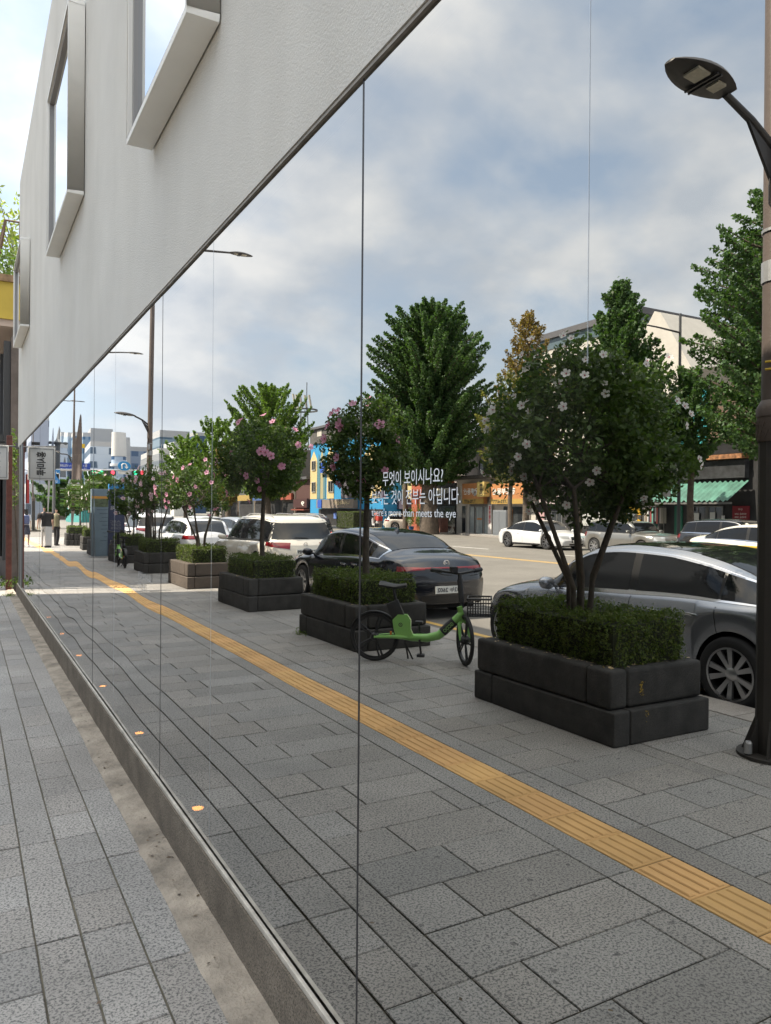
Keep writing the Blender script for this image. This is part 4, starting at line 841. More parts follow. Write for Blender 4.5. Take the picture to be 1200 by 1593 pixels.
    if kind == 'saloon' and roof is None:
        hit = bvh.ray_cast(Vector((0, yv(.35), 3)), Vector((0, 0, -1)))[0]; q = MB(); q.add([(-.022, hit.y-.09, hit.z-.005), (.022, hit.y-.09, hit.z-.005), (.012, hit.y+.1, hit.z-.005), (-.012, hit.y+.1, hit.z-.005), (0, hit.y-.075, hit.z+.065), (0, hit.y-.03, hit.z+.055)], [(0,1,4), (0,4,5,3), (1,2,5,4), (2,3,5)]); q.build('fin_aerial', m_body, root)
    for end, sg in ((-1, 1), (1, -1)):
        zc = {'saloon': .50, 'suv': .80, 'hatch': .52, 'mini': .45, 'sport': .45}[kind] if end < 0 else .42
        hit = bvh.ray_cast(Vector((0, end*L, zc*hs)), Vector((0, -end, 0)))[0]
        if hit is None: continue
        q = MB(); q.box(-.26, .26, hit.y+end*.012, hit.y+end*.022, hit.z-.06, hit.z+.06); po = q.build('number_plate', m_plate, root)
        if plate and end < 0: text_obj('plate_lettering', plate, (0, hit.y-.0235, hit.z), (1, 0, 0), UZ, .46, .085, m_ink, po, bold=.02)
        if detail > 1:   # round maker's badge
            hz_ = {'saloon': .93, 'suv': .965, 'hatch': .95, 'mini': .9, 'sport': .7}[kind]*hs if end < 0 else .66*hs
            h2_ = bvh.ray_cast(Vector((0, end*L, hz_)), Vector((0, -end, 0)))[0]
            if h2_: q = MB(); q.v = []; q.lathe([(.055, -.006), (.055, .006), (.044, .006), (.044, -.006)], 20, axis='y', c=(0, h2_.y+end*.008, hz_), closed=True); q.tube([(-.028, h2_.y+end*.01, hz_-.03), (-.014, h2_.y+end*.01, hz_+.03)], .006, 5); q.tube([(.028, h2_.y+end*.01, hz_+.03), (.014, h2_.y+end*.01, hz_-.03)], .006, 5); q.tube([(-.02, h2_.y+end*.01, hz_), (.02, h2_.y+end*.01, hz_)], .006, 5); q.build('badge', m_chrome, root, smooth=True)
    ub = MB(); ub.box(-W/2+.25, W/2-.25, -L/2+.25, L/2-.25, .16, .62); ub.box(-W/2+.12, W/2-.12, yv(wheels[0])+wr+.09, yv(wheels[1])-wr-.09, .17, .5); ub.build('underbody', m_well, root)
    # wheels
    for wc in wheels:
        for sg in (-1, 1):
            e_ = bpy.data.objects.new('wheel', None); COL.objects.link(e_); e_.parent = root; e_.location = (sg*(W/2-.115), yv(wc), wr)
            q = MB(); ri = wr*.70; q.lathe([(ri, -.09), (wr-.03, -.105), (wr-.008, -.09), (wr, -.05), (wr, .05), (wr-.008, .09), (wr-.03, .105), (ri+.01, .100), (ri, .088)], 40, axis='x'); q.build('tyre', m_tyre, e_, smooth=True, autos=50)
            q = MB(); q.lathe([(ri+.004, sg*.092), (ri-.012, sg*.094), (ri-.02, sg*.06), (ri-.03, sg*-.06), (0, sg*-.06)], 40, axis='x'); q.cur = 1
            q.lathe([(ri+.006, sg*.098), (ri-.012, sg*.098), (ri-.014, sg*.07), (ri+.004, sg*.07)], 40, axis='x', closed=True); q.lathe([(0, sg*.088), (.035, sg*.088), (.06, sg*.075), (.062, sg*.05)], 16, axis='x')
            if detail > 0:
                for k in range(spoke):
                    a = 2*PI*(k//2)/(spoke/2)+(-.16 if k % 2 else .16); a2 = 2*PI*(k//2)/(spoke/2)+(-.27 if k % 2 else .27)
                    c0 = Vector((sg*.072, .04*math.cos(a), .04*math.sin(a))); c1 = Vector((sg*.088, (ri-.012)*math.cos(a2), (ri-.012)*math.sin(a2))); d_ = (c1-c0); t_ = Vector((0, -math.sin(a2), math.cos(a2)))
                    q.add([c0-t_*.016, c0+t_*.016, c1+t_*.026, c1-t_*.026, c0-t_*.016-Vector((sg*.03, 0, 0)), c0+t_*.016-Vector((sg*.03, 0, 0)), c1+t_*.026-Vector((sg*.03, 0, 0)), c1-t_*.026-Vector((sg*.03, 0, 0))], [(0,1,2,3), (0,4,5,1), (1,5,6,2), (2,6,7,3), (3,7,4,0)])
            q.build('rim', [m_well, rim], e_, smooth=True, autos=35)
    return root
g_near = 'vehicles queuing in the near lane'; g_far = 'cars parked along the far kerb'
c_silver = paint('dark_silver_paint', (0.30, 0.315, 0.345), .75, .26); c_black = paint('black_blue_paint', (0.010, 0.012, 0.020), .2, .18); c_cream = paint('warm_white_paint', (0.70, 0.66, 0.58), .0, .3); c_white = paint('white_paint', (0.74, 0.75, 0.77), .0, .3)
c_maroon = paint('dark_maroon_paint', (0.045, 0.018, 0.018), .3, .25); c_grey = paint('warm_grey_paint', (0.28, 0.275, 0.26), .6, .3); c_dark = paint('graphite_paint', (0.03, 0.033, 0.04), .4, .25); c_sil2 = paint('light_silver_paint', (.50, .53, .58), .6, .3); c_glassroof = mat('glass_roof', (.012, .013, .016), .04, spec=.9, coat=.6)
car('saloon', 5.03, 3.28, c_silver, 'dark silver saloon with black glass roof beside the nearest planter', L=4.98, W=1.86, hs=.985, wr=.335, wheels=(.225, .865), group=g_near, roof=c_glassroof, plate='38가 4821')
car('saloon', 5.08, 10.3, c_black, 'black saloon with full width red tail light bar, seen behind the green bicycle', L=4.95, W=1.86, hs=.985, wr=.33, group=g_near, plate='132누 2602', bar=True)
car('suv', 5.15, 16.4, c_cream, 'cream white estate car with roof rails and red wedge tail lights', L=4.8, W=2.0, hs=.99, wr=.37, group=g_near, plate='57조 9989', rails=True)
car('suv', 8.9, 24.2, c_maroon, 'dark maroon off-roader with lit tail lights beyond the cream estate car', L=4.75, W=1.93, hs=.97, wr=.37, group=g_near, lit=True, detail=1, rails=True)
car('hatch', 5.2, 24.4, c_white, 'white hatchback directly ahead of the cream estate car', L=4.5, W=1.82, hs=.99, wr=.32, group=g_near, detail=1)
car('hatch', 8.9, 30.6, c_sil2, 'light silver car ahead of the maroon off-roader', L=4.6, W=1.84, hs=.98, wr=.33, group=g_near, detail=1)
car('suv', 5.2, 32.2, c_white, 'white off-roader two places ahead of the cream estate car', L=4.7, W=1.9, hs=.96, wr=.36, group=g_near, detail=1)
car('hatch', 9.0, 37.0, c_white, 'white car in the middle lane near the stop line', L=4.6, W=1.84, hs=.97, wr=.33, group=g_near, detail=1)
car('suv', 5.3, 38.6, c_white, 'white off-roader waiting nearest the stop line', L=4.7, W=1.9, hs=1.0, wr=.36, group=g_near, detail=1)
car('saloon', 12.3, 31.5, c_dark, 'dark saloon in the third lane from the near kerb', L=4.8, W=1.84, hs=.97, wr=.33, group=g_near, detail=1)
car('sport', 22.9, 26.3, c_white, 'low white sports saloon parked before the orange shop sign', L=4.96, W=1.95, wr=.36, face=-1, wheels=(.20, .785), group=g_far, detail=2, rim=mat('grey_wheel', (.2, .2, .21), .3, .7))
car('mini', 22.7, 20.65, c_grey, 'small warm grey hatchback with round headlamps parked behind the near tree stems', L=4.25, W=1.80, hs=1.0, wr=.325, face=-1, wheels=(.19, .80), group=g_far, detail=2)
car('hatch', 22.8, 15.5, c_dark, 'graphite hatchback behind the white saloon with the yellow stripe', L=4.6, W=1.87, hs=1.05, wr=.345, face=-1, group=g_far, detail=1)
cw = car('saloon', 19.0, 11.6, c_cream, 'cream saloon with a yellow stripe along its side', L=4.9, W=1.86, hs=1.0, wr=.33, face=-1, group='cars driving on the far half of the road', detail=2)
car('hatch', 33.6, 57.2, c_cream, 'pale crossover parked across the side street mouth', L=4.5, W=1.87, hs=1.03, wr=.36, face=-1, group=g_far, detail=1, ang=-1.2)
# yellow stripe as its own part, along the door line
st = MB(); st.box(-.945, -.952, -1.9, 1.6, .78, .83); st.box(.945, .952, -1.9, 1.6, .78, .83); st.build('yellow_stripe', mat('yellow_stripe', (.62, .42, .03), .5), cw)
# ------------------------------------------------------------------ far side of the street: shops, all facing the road
XF = 33.0
def vb(mb, X0, X1, Y0, Y1, Z0, Z1): return mb.box(-X0, -X1, Y0, Y1, Z0, Z1)
def bmat(n, c, **k): return mat(n, c, k.pop('rough', .8), **k)
def rect(px0, py0, px1, py1, X=XF):
    """rectangle on the plane x = X: y range and z range"""
    ya, za = xp(px0, (py0+py1)/2, X); yb, zb_ = xp(px1, (py0+py1)/2, X); _, z1 = xp((px0+px1)/2, py0, X); _, z0 = xp((px0+px1)/2, py1, X)
    return min(ya, yb), max(ya, yb), z0, z1
class Bld:
    def __init__(s, name, X, y0, y1, label, cat='building', group=None): s.o = empty(name, V(X, (y0+y1)/2, 0), label, cat, group); s.l = Vector(s.o.location); s.X = X
    def fin(s, mb, name, m, parent=None, **kw):
        mb.v = [(a-s.l.x, b-s.l.y, c-s.l.z) for a, b, c in mb.v]; return mb.build(name, m, parent or s.o, **kw)
    def b(s, name, m, out, dep, r, parent=None, **kw):
        """box standing `out` in front of the facade and going `dep` behind it"""
        mb = MB(); vb(mb, s.X-out, s.X+dep, r[0], r[1], r[2], r[3]); return s.fin(mb, name, m, parent, **kw)
    def t(s, body, r, m, out, parent=None, name='sign_lettering', bold=.0, vert=False):
        yc, zc = (r[0]+r[1])/2, (r[2]+r[3])/2
        if vert: body = '\n'.join(body)
        return text_obj(name, body, (-(s.X-out)-s.l.x, yc-s.l.y, zc-s.l.z), (0, 1, 0), UZ, r[1]-r[0], r[3]-r[2], m, parent or s.o, bold=bold)
G_ = mat('shop_glass', (.03, .035, .04), .06, spec=.8); G2 = mat('pale_shop_glass', (.30, .34, .34), .12, spec=.7, var=.2, vs=1.5); FRM = mat('grey_shop_frame', (.16, .16, .155), .5)
CW = bmat('cream_render', (.52, .49, .44), var=.12, vs=.8); CP = bmat('pinkish_render', (.50, .44, .41), var=.12, vs=.7); DK = bmat('dark_shopfront', (.03, .03, .032), var=.4, vs=1.2)
TXW = mat('white_sign_letters', (.75, .74, .70), .6); TXK = mat('black_sign_letters', (.03, .03, .03), .6); TXR = mat('red_sign_letters', (.5, .03, .04), .6); TXG = mat('grey_sign_letters', (.2, .2, .2), .6); TXN = mat('navy_sign_letters', (.03, .04, .25), .6)
def r2(px0, py0, px1, py1, X=XF): return rect(px0, py0, px1, py1, X)
def win(B_, r, out=.02, m=G_, fr=FRM, nm='window', bars=1):
    f = MB(); y0, y1, z0, z1 = r; t = .06
    vb(f, B_.X-out-.05, B_.X-out, y0, y1, z0, z0+t); vb(f, B_.X-out-.05, B_.X-out, y0, y1, z1-t, z1); vb(f, B_.X-out-.05, B_.X-out, y0, y0+t, z0+t, z1-t); vb(f, B_.X-out-.05, B_.X-out, y1-t, y1, z0+t, z1-t)
    for k in range(bars): yy = y0+(y1-y0)*(k+1)/(bars+1); vb(f, B_.X-out-.045, B_.X-out, yy-.02, yy+.02, z0+t, z1-t)
    o = B_.fin(f, nm, fr); g = MB(); vb(g, B_.X-out-.02, B_.X-out-.005, y0+.01, y1-.01, z0+.01, z1-.01); B_.fin(g, 'pane', m, o); return o
# realty office
yl_, yr_ = rect(711, 700, 834, 800)[:2]
b1 = Bld('realty_office', XF, yl_, yr_, 'pale two storey building with orange estate agent signs over glazed doors')
b1.b('wall', CW, 0, 9, (yl_, yr_, -.2, 4.1)); b1.b('roof_edge', bmat('dark_tin', (.06, .055, .05), var=.3, vs=3), .7, 2, (yl_, yr_+.05, 4.10, 4.35))
b1.b('upper_wall', CP, -2.2, 9, (yl_+.4, yr_-.2, 4.353, 9.6)); b1.b('parapet', CW, -2.1, 9, (yl_+.3, yr_-.1, 9.603, 10.0))
w_ = MB(); r = r2(742, 716, 753, 731, XF+2.2); vb(w_, XF+2.15, XF+2.3, *r); b1.fin(w_, 'upper_window', G_)
sgn = bmat('orange_sign_board', (.46, .20, .075), var=.15, vs=.8); sy = bmat('mustard_sign_band', (.42, .27, .07), var=.15, vs=1)
for (a, c, ta, tb, na, nb) in ((728.5, 762, 731, 760, 732, 750), (773, 833, 776, 812, 776, 803)):
    r = r2(a, 752, c, 784); o = b1.b('sign_board', sgn, .55, -.2, r); q = r2(a, 776.2, c, 784); b1.b('sign_band', sy, .56, -.5, q, o)
    rr = r2(ta, 759.5, tb, 769.5); b1.t('청운부동산', rr, TXW, .575, o, bold=.03); rr = r2(na, 777.5, nb, 782.5); b1.t('T.732-6777', rr, TXK, .575, o, bold=.02)
r = r2(829.5, 757, 833, 768); b1.t('소', r, TXW, .575, bold=.02)
r = r2(761, 750, 772.5, 773); mb = MB(); vb(mb, XF-1.1, XF-.6, *r); o = b1.fin(mb, 'projecting_sign', bmat('yellow_sign_box', (.50, .38, .13), var=.1, vs=2)); rr = r2(765, 752.5, 770.5, 771.5); b1.t('부동산', rr, TXK, 1.11, o, bold=.03, vert=True)
for k, (a, c) in enumerate(((731.5, 739.5), (741, 752.5), (754, 763))): win(b1, r2(a, 787.5, c, 833), m=G2 if k != 1 else G2, nm='door' if k == 1 else 'shop_window', bars=0)
b1.b('transom', FRM, .03, -.01, r2(731, 784.5, 763.5, 787)); b1.b('door_sticker', bmat('orange_sticker', (.5, .2, .06)), .08, -.075, r2(743.5, 806, 751, 808.5))
win(b1, r2(719, 786, 726.5, 832), bars=0, nm='side_window', fr=CW)
o = b1.b('banner', bmat('white_banner', (.62, .58, .56)), .25, -.2, r2(763.5, 785, 769, 834.5)); b1.t('흥부동산', r2(765, 787, 768, 814), TXR, .255, o, vert=True, bold=.04)
b1.b('shopfront', G_, .04, -.01, r2(784, 788, 813, 832)); b1.b('shop_pillar', CW, .1, -.05, r2(820, 785, 826, 834)); o = b1.b('shop_poster', bmat('orange_poster', (.6, .24, .06)), .1, -.06, r2(795, 792, 799, 812)); b1.b('shop_poster', bmat('black_poster', (.05, .05, .05)), .1, -.06, r2(790, 792, 794, 814))
cb = empty('utility_cabinet', V(XF-.9, *rect(785, 790, 786, 830, XF-.9)[:1]), 'grey steel utility cabinet against the estate agent front', 'cabinet'); mb = MB(); mb.box(0, .5, -.75, .75, 0, 1.75); mb.build('cabinet_body', bmat('cabinet_grey', (.20, .215, .235), rough=.5), cb, bevel=.02); mb = MB(); mb.box(.503, .515, -.70, -.02, .1, 1.65); mb.box(.503, .515, .02, .70, .1, 1.65); mb.build('door_panel', bmat('cabinet_grey2', (.17, .185, .205), rough=.5), cb)
tk = MB(); tk.lathe([(0, 0), (.42, 0), (.5, .9), (.52, .95), (0, .95)], 14); tk.lathe([(.45, .95), (.2, 1.2), (0, 1.25)], 14); r = r2(758, 733, 770, 745, XF+.6)
tag(tk.build('roof_tub', bmat('black_tub', (.03, .03, .03)), smooth=True, autos=40), 'black plastic tub standing on the estate agent roof edge', 'tub').location = V(XF+.5, (r[0]+r[1])/2, 4.35)
# pink sign shop
y0_, y1_ = rect(834.5, 700, 884, 800)[:2]
b2 = Bld('pink_sign_shop', XF, y0_, y1_, 'low dark shop with a pale pink sign carrying a red character')
b2.b('wall', DK, 0, 8, (y0_, y1_, -.2, 4.0)); o = b2.b('sign_board', bmat('pale_pink_sign', (.50, .42, .41), var=.1, vs=2), .5, -.1, r2(835, 752.5, 883, 784)); b2.t('갈', r2(856, 756, 866, 773), TXR, .515, o, bold=.05); b2.t('돼지숯불', r2(838, 770, 856, 780), TXK, .515, o); b2.t('가브리살', r2(862, 776, 880, 782), TXG, .515, o)
b2.b('poster', bmat('pink_poster', (.5, .32, .33)), .06, -.02, r2(829+8, 797, 829+19, 812)); win(b2, r2(851, 795, 876, 832), bars=2)
b2.b('upper_wall', CW, -1.5, 8, (y0_, y1_, 4.003, 9))
# dark clothes shops
y0_, y1_ = rect(884.5, 700, 1034, 800)[:2]
b3 = Bld('clothes_shop', XF, y0_, y1_, 'dark open-fronted clothes shop with POP UP lettering and hanging garments')
b3.b('wall', DK, 0, 8, (y0_, y1_, -.2, 4.2)); b3.b('fascia', bmat('black_fascia', (.02, .02, .02)), .35, -.1, r2(885, 775, 1033, 787)); b3.t('POP UP', r2(1009, 791, 1030, 800), TXW, .15)
b3.b('pale_window', bmat('bright_shop_window', (.45, .46, .44)), .05, -.01, r2(897, 795, 944, 818)); o = b3.b('sign_board', bmat('amber_frame', (.62, .36, .03)), .5, -.4, r2(984, 789, 1006, 817)); b3.b('sign_face', bmat('white_face', (.55, .56, .54)), .51, -.48, r2(987, 796, 1001, 815), o)  # window panel in a flat pale colour, beside the amber sign
b3.b('upper_wall', CW, -2, 8, (y0_, y1_, 4.203, 7.0))
garm = [(.35, .32, .28), (.05, .05, .05), (.4, .12, .1), (.5, .48, .45), (.03, .03, .04), (.12, .3, .25), (.3, .06, .06), (.04, .04, .05), (.5, .5, .5), (.2, .15, .1)]
ra, rb, _, _ = rect(1003, 790, 1033, 820, XF-.6)
rk = empty('clothes_rack', V(XF-.6, (ra+rb)/2, 0), 'rack of hanging garments outside the clothes shop', 'clothes rack'); mb = MB(); hw_ = (rb-ra)/2
mb.tube([(0, -hw_, 0), (0, -hw_, 2.0), (0, hw_, 2.0), (0, hw_, 0)], .02, 6); mb.build('rail', FRM, rk)
for k in range(12):
    yy = -hw_+(k+.7)*2*hw_/12.5; q = MB(); z1 = 1.93; z0 = z1-random.uniform(.7, 1.25); wy = .07; q.obox((0, yy, (z0+z1)/2), (.2, .02, 0), (-.01, wy, 0), (0, 0, (z1-z0)/2)); q.build('garment', bmat('garment_%d' % (k % 10), garm[k % 10]), rk, bevel=.02)
# green awning shop
y0_, y1_ = rect(1034.5, 700, 1205, 800)[:2]
b4 = Bld('green_awning_shop', XF, y0_, y1_, 'old brick shop with a green corrugated awning, turquoise upper wall and black sign beam')
brick = bmat('old_brown_brick', (.17, .115, .085), var=.3, vs=6)
_t = brick.node_tree; bt_ = N(_t, 'ShaderNodeTexBrick', i_Scale=2.2); bt_.inputs['Color1'].default_value = (.19, .115, .08, 1); bt_.inputs['Color2'].default_value = (.13, .09, .07, 1); bt_.inputs['Mortar'].default_value = (.08, .07, .06, 1); bt_.inputs['Mortar Size'].default_value = .03
_c = N(_t, 'ShaderNodeTexCoord'); _mp = N(_t, 'ShaderNodeMapping'); _mp.inputs['Rotation'].default_value = (R(90), 0, R(90)); _t.links.new(_c.outputs['Object'], _mp.inputs[0]); _t.links.new(_mp.outputs[0], bt_.inputs['Vector']); _t.links.new(bt_.outputs[0], _t.nodes['Principled BSDF'].inputs['Base Color'])
b4.b('wall', DK, 0, 8, (y0_, y1_, -.2, 5.1)); rr = r2(1096, 638, 1205, 691); b4.b('brick_wall', brick, -.3, 8, (rr[0], rr[1], 5.103, 8.2)); rr = r2(1060, 566, 1096, 691); b4.b('brick_wall', brick, -1.6, 8, (y0_+3, y1_-.0, 8.203, 9.6))
rr = r2(1040, 612, 1095.5, 691); o = b4.b('turquoise_wall', bmat('turquoise_boards', (.06, .42, .45), var=.12, vs=1), -.2, 6, (rr[0], rr[1], 5.103, 8.2))
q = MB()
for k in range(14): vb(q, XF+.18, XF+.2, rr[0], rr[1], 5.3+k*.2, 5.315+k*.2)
b4.fin(q, 'board_lines', bmat('dark_turquoise', (.03, .25, .28)), o)  # joint lines between the boards in a darker turquoise
b4.b('window', CW, -.25, -.2+.6, r2(1138, 650, 1151, 686)); b4.b('sign_beam', bmat('black_sign_beam', (.012, .012, .014), var=.6, vs=3), .6, -.1, r2(1082, 689, 1168, 708)); b4.t('스 크', r2(1088, 692, 1112, 698), TXG, .61)
b4.b('rust_strip', bmat('rusted_strip', (.28, .13, .06), var=.7, vs=5), .7, -.1, r2(1074, 709, 1168, 716)); b4.b('dark_boards', bmat('charred_boards', (.03, .032, .036), var=.6, vs=2.5), .45, -.1, r2(1062, 718, 1168, 745))
q = MB(); ya, yb = rect(1032, 760, 1172, 770)[:2]; n = 90; vs = []
for i in range(n+1):
    yy = ya+(yb-ya)*i/n; c = .05*math.sin(2*PI*i/5.0); vs += [(-(XF-.35)+0, yy, 3.25+c), (-(XF-1.75), yy+.15, 2.25+c)]
q.add(vs, [(2*i, 2*i+1, 2*i+3, 2*i+2) for i in range(n)]); b4.fin(q, 'corrugated_awning', bmat('green_corrugated', (.075, .20, .155), var=.45, vs=1.2, rough=.55), smooth=True, autos=180)
q = MB(); vb(q, XF-1.7, XF-1.6, ya, yb, 2.10, 2.2); b4.fin(q, 'awning_bar', FRM)
b4.b('green_door', bmat('green_door_paint', (.03, .15, .10)), .08, -.01, r2(1051, 787, 1063, 836)); win(b4, r2(1074, 787, 1101, 840), nm='door', bars=1); win(b4, r2(1102, 787, 1126, 840), nm='door', bars=1)
for a, c, d, e in ((1081, 798, 1090, 811), (1107, 797, 1115, 811), (1073, 789, 1082, 795), (1125, 802, 1130, 812)): b4.b('paper_notice', bmat('paper', (.55, .55, .53)), .12, -.105, r2(a, d if False else c, d, e))
o = b4.b('red_board', bmat('red_sign_panel', (.22, .02, .03)), .12, -.01, r2(1142, 787, 1167, 816)); b4.t('안주', r2(1151, 791, 1158, 794), TXW, .125, o)
for k in range(3): b4.t('제육볶음 12000', r2(1146, 798+k*5, 1164, 801+k*5), TXW, .125, o)
bx_ = Bld('grey_tiled_building', XF, y0_-14, y0_-.05, 'grey tiled three storey building at the right end of the shop row'); bx_.b('wall', bmat('grey_tile', (.30, .29, .27), var=.1, vs=1.5), 0, 9, (y0_-14, y0_-.05, -.2, 9.5)); bx_.b('shopfront', G_, .05, -.01, (y0_-13, y0_-1, .1, 3)); bx_.b('sign_board', bmat('plain_green_sign', (.05, .16, .09)), .4, -.1, (y0_-13, y0_-1, 3.1, 3.9))
for k in range(4):
    for j in range(2): win(bx_, (y0_-13+k*3.2, y0_-11+k*3.2, 4.7+j*2.5, 6.2+j*2.5), bars=1)
# big pale modern building behind
b5 = Bld('pale_modern_building', 39, 30, 47, 'large pale modern block with a glazed band under its flat dark roof')
q = MB(); Y1, Y0b = 46.6, 31.6; X0, X1 = 39, 52
prof = [(Y1, -.2), (Y1, 14.3), (35.8, 14.3), (35.3, 15.0), (34.8, 14.8), (Y0b, 9.6), (Y0b, -.2)]
q.add([(-X0, a, c) for a, c in prof]+[(-X1, a, c) for a, c in prof], [tuple(range(7)), tuple(range(13, 6, -1))]+[(i, (i+1) % 7, 7+(i+1) % 7, 7+i) for i in range(7)]); b5.fin(q, 'wall', bmat('pale_concrete', (.50, .475, .43), var=.08, vs=1.2))
b5.b('glass_band', mat('blue_band_glass', (.10, .14, .16), .1, spec=.8), .06, 3, (36.5, Y1+.05, 14.303, 15.1)); b5.b('roof', bmat('dark_roof_edge', (.10, .10, .11)), .3, 9, (36.3, Y1+.3, 15.103, 15.55))
win(b5, rect(886, 571, 906, 592, 39), m=mat('blue_window_glass', (.06, .14, .30), .08, spec=.8), fr=CW); win(b5, rect(868, 573, 880, 592, 39), m=mat('blue_window_glass', (.06, .14, .30), .08), fr=CW)
# left of the realty office
y0_, y1_ = rect(676, 700, 710.5, 800)[:2]
b6 = Bld('brown_cafe', XF, y0_, y1_, 'low dark glazed shop with a cream awning beside the big ginkgo trunk'); b6.b('wall', DK, 0, 8, (y0_, y1_, -.2, 3.9)); b6.b('shop_window', G_, .05, -.01, r2(678, 787, 709, 831)); b6.b('upper_wall', CP, -2, 8, (y0_, y1_, 3.903, 7.5))
q = MB(); a, c = rect(676, 777, 712, 786)[:2]; q.add([(-XF, a, 3.5), (-XF, c, 3.5), (-XF+1.3, c, 2.9), (-XF+1.3, a, 2.9), (-XF+1.3, c, 2.7), (-XF+1.3, a, 2.7)], [(0, 1, 2, 3), (3, 2, 4, 5)]); b6.fin(q, 'awning', bmat('cream_canvas', (.52, .47, .38)))
cc_ = empty('wooden_cabinet', V(XF-1.0, *rect(687, 800, 688, 830, XF-1)[:1]), 'pair of brown wooden cabinet doors with a yellow note, by the ginkgo trunk', 'cabinet'); q = MB(); q.box(0, .6, -.85, -.01, 0, 1.1); q.box(0, .6, .01, .85, 0, 1.1); q.build('cabinet_body', bmat('red_brown_wood', (.17, .075, .055), var=.15, vs=4), cc_, bevel=.01); q = MB(); q.box(.61, .62, .1, .4, .95, 1.25); q.build('paper_note', bmat('yellow_note', (.6, .42, .1)), cc_)
y0_, y1_ = rect(641, 700, 675.7, 800)[:2]
b7 = Bld('red_brick_house', XF, y0_, y1_, 'small orange-red painted house between the ginkgo and the parked crossover'); b7.b('wall', bmat('orange_red_paint', (.36, .10, .06), var=.12, vs=1), 0, 8, (y0_, y1_, -.2, 4.2)); b7.b('doorway', G_, .02, -.01, r2(652, 793, 662, 822)); b7.b('ledge', bmat('red_ledge', (.28, .07, .05)), .15, -.01, (y0_, y1_, 2.9, 3.05)); b7.b('roof', bmat('dark_roof_edge', (.10, .10, .11)), .3, 8, (y0_, y1_, 4.203, 4.4))
y0_, y1_ = rect(598, 700, 640.7, 800, 36)[:2]
b8 = Bld('purple_sign_shop', 36, y0_, y1_, 'shop with a long dark purple sign on the side street'); b8.b('wall', bmat('yellow_cream_paint', (.55, .45, .22), var=.1, vs=1), 0, 8, (y0_, y1_, -.2, 5.4)); o = b8.b('sign_board', bmat('dusky_purple', (.075, .06, .085)), .5, -.1, rect(600, 776, 641, 792, 36)); b8.t('신규 간편식 효촌', rect(602, 779, 627, 784, 36), TXW, .51, o); b8.b('shopfront', DK, .1, -.01, rect(600, 793, 641, 822, 36))
# painted corner building with blue mural
y0_, y1_ = rect(486, 700, 597, 800, 34)[:2]
b9 = Bld('painted_corner_building', 34, y0_, y1_, 'three storey corner building painted sky blue and cream with a grey tin top'); blue = bmat('sky_blue_paint', (.035, .27, .52), var=.06, vs=1); cream = bmat('cream_mural_paint', (.60, .47, .24), var=.08, vs=1); teal = bmat('grey_teal_paint', (.09, .20, .24)); purp = bmat('dusky_mauve_paint', (.12, .11, .13))
b9.b('wall', blue, 0, 9, (y0_, y1_, -.2, 9.1)); b9.b('tin_top', bmat('grey_tin', (.10, .095, .09), var=.25, vs=2), .12, 8, (y0_, y1_, 9.103, 10.7)); b9.b('roof_edge', bmat('dark_roof_edge', (.10, .10, .11)), .4, 8.2, (y0_-.2, y1_+.2, 10.703, 10.95)); b9.b('small_window', CW, .15, -.11, rect(498, 670, 505, 679, 34))
for k, (a, c, m_) in enumerate(((486, 496.5, cream), (502, 506.5, bmat('olive_cream', (.36, .33, .2))), (506.7, 510, teal), (497, 501.5, teal), (512, 523, cream), (534, 560, purp), (562, 566, blue), (566.5, 596, cream))):
    rr = rect(a, 706, c, 776, 34); zt = [7.3, 7.6, 7.2, 6.9, 7.5, 5.3, 6, 7.2][k]; q = MB(); Xq = 34-.03-.004*k; yc = (rr[0]+rr[1])/2
    q.add([(-Xq, rr[0], 2.9), (-Xq, rr[1], 2.9), (-Xq, rr[1], zt), (-Xq, yc, zt+1.0), (-Xq, rr[0], zt), (-Xq-.025, rr[0], 2.9), (-Xq-.025, rr[1], 2.9), (-Xq-.025, rr[1], zt), (-Xq-.025, yc, zt+1.0), (-Xq-.025, rr[0], zt)], [(0, 1, 2, 3, 4), (9, 8, 7, 6, 5)]+[(i, (i+1) % 5, 5+(i+1) % 5, 5+i) for i in range(5)]); b9.fin(q, 'painted_panel', m_)
for a, c, d, e in ((489, 717, 495, 732), (489, 750, 495, 766), (515, 714, 522, 728), (515, 748, 523, 766), (540, 720, 550, 735), (575, 715, 585, 728), (575, 745, 585, 760)): win(b9, rect(a, c, d, e, 34), out=.09, bars=1, fr=CW)
o = b9.b('balcony_ledge', bmat('dark_ledge', (.04, .035, .035)), .35, -.1, rect(510, 733, 524, 737, 34)); o = b9.b('sign_board', bmat('tan_fascia', (.24, .20, .17), var=.15, vs=1), .6, -.1, rect(503, 777, 560, 791, 34)); b9.t('나무와살구', rect(530, 779, 554, 786, 34), mat('cream_sign_letters', (.62, .5, .3), .6), .61, o, bold=.03); b9.b('blue_sign', bmat('bright_blue_sign', (.03, .10, .45)), .7, -.62, rect(506, 778, 512, 790, 34)); b9.b('blue_sign', bmat('bright_blue_sign', (.03, .10, .45)), .4, -.3, rect(506, 720, 512, 736, 34))
b9.b('shopfront', DK, .1, -.01, rect(500, 792, 596, 823, 34)); b9.b('blue_poster', bmat('blue_poster', (.12, .2, .5)), .16, -.12, rect(524, 798, 532, 807, 34)); b9.b('white_poster', bmat('paper', (.55, .55, .53)), .16, -.12, rect(548, 806, 556, 812, 34))
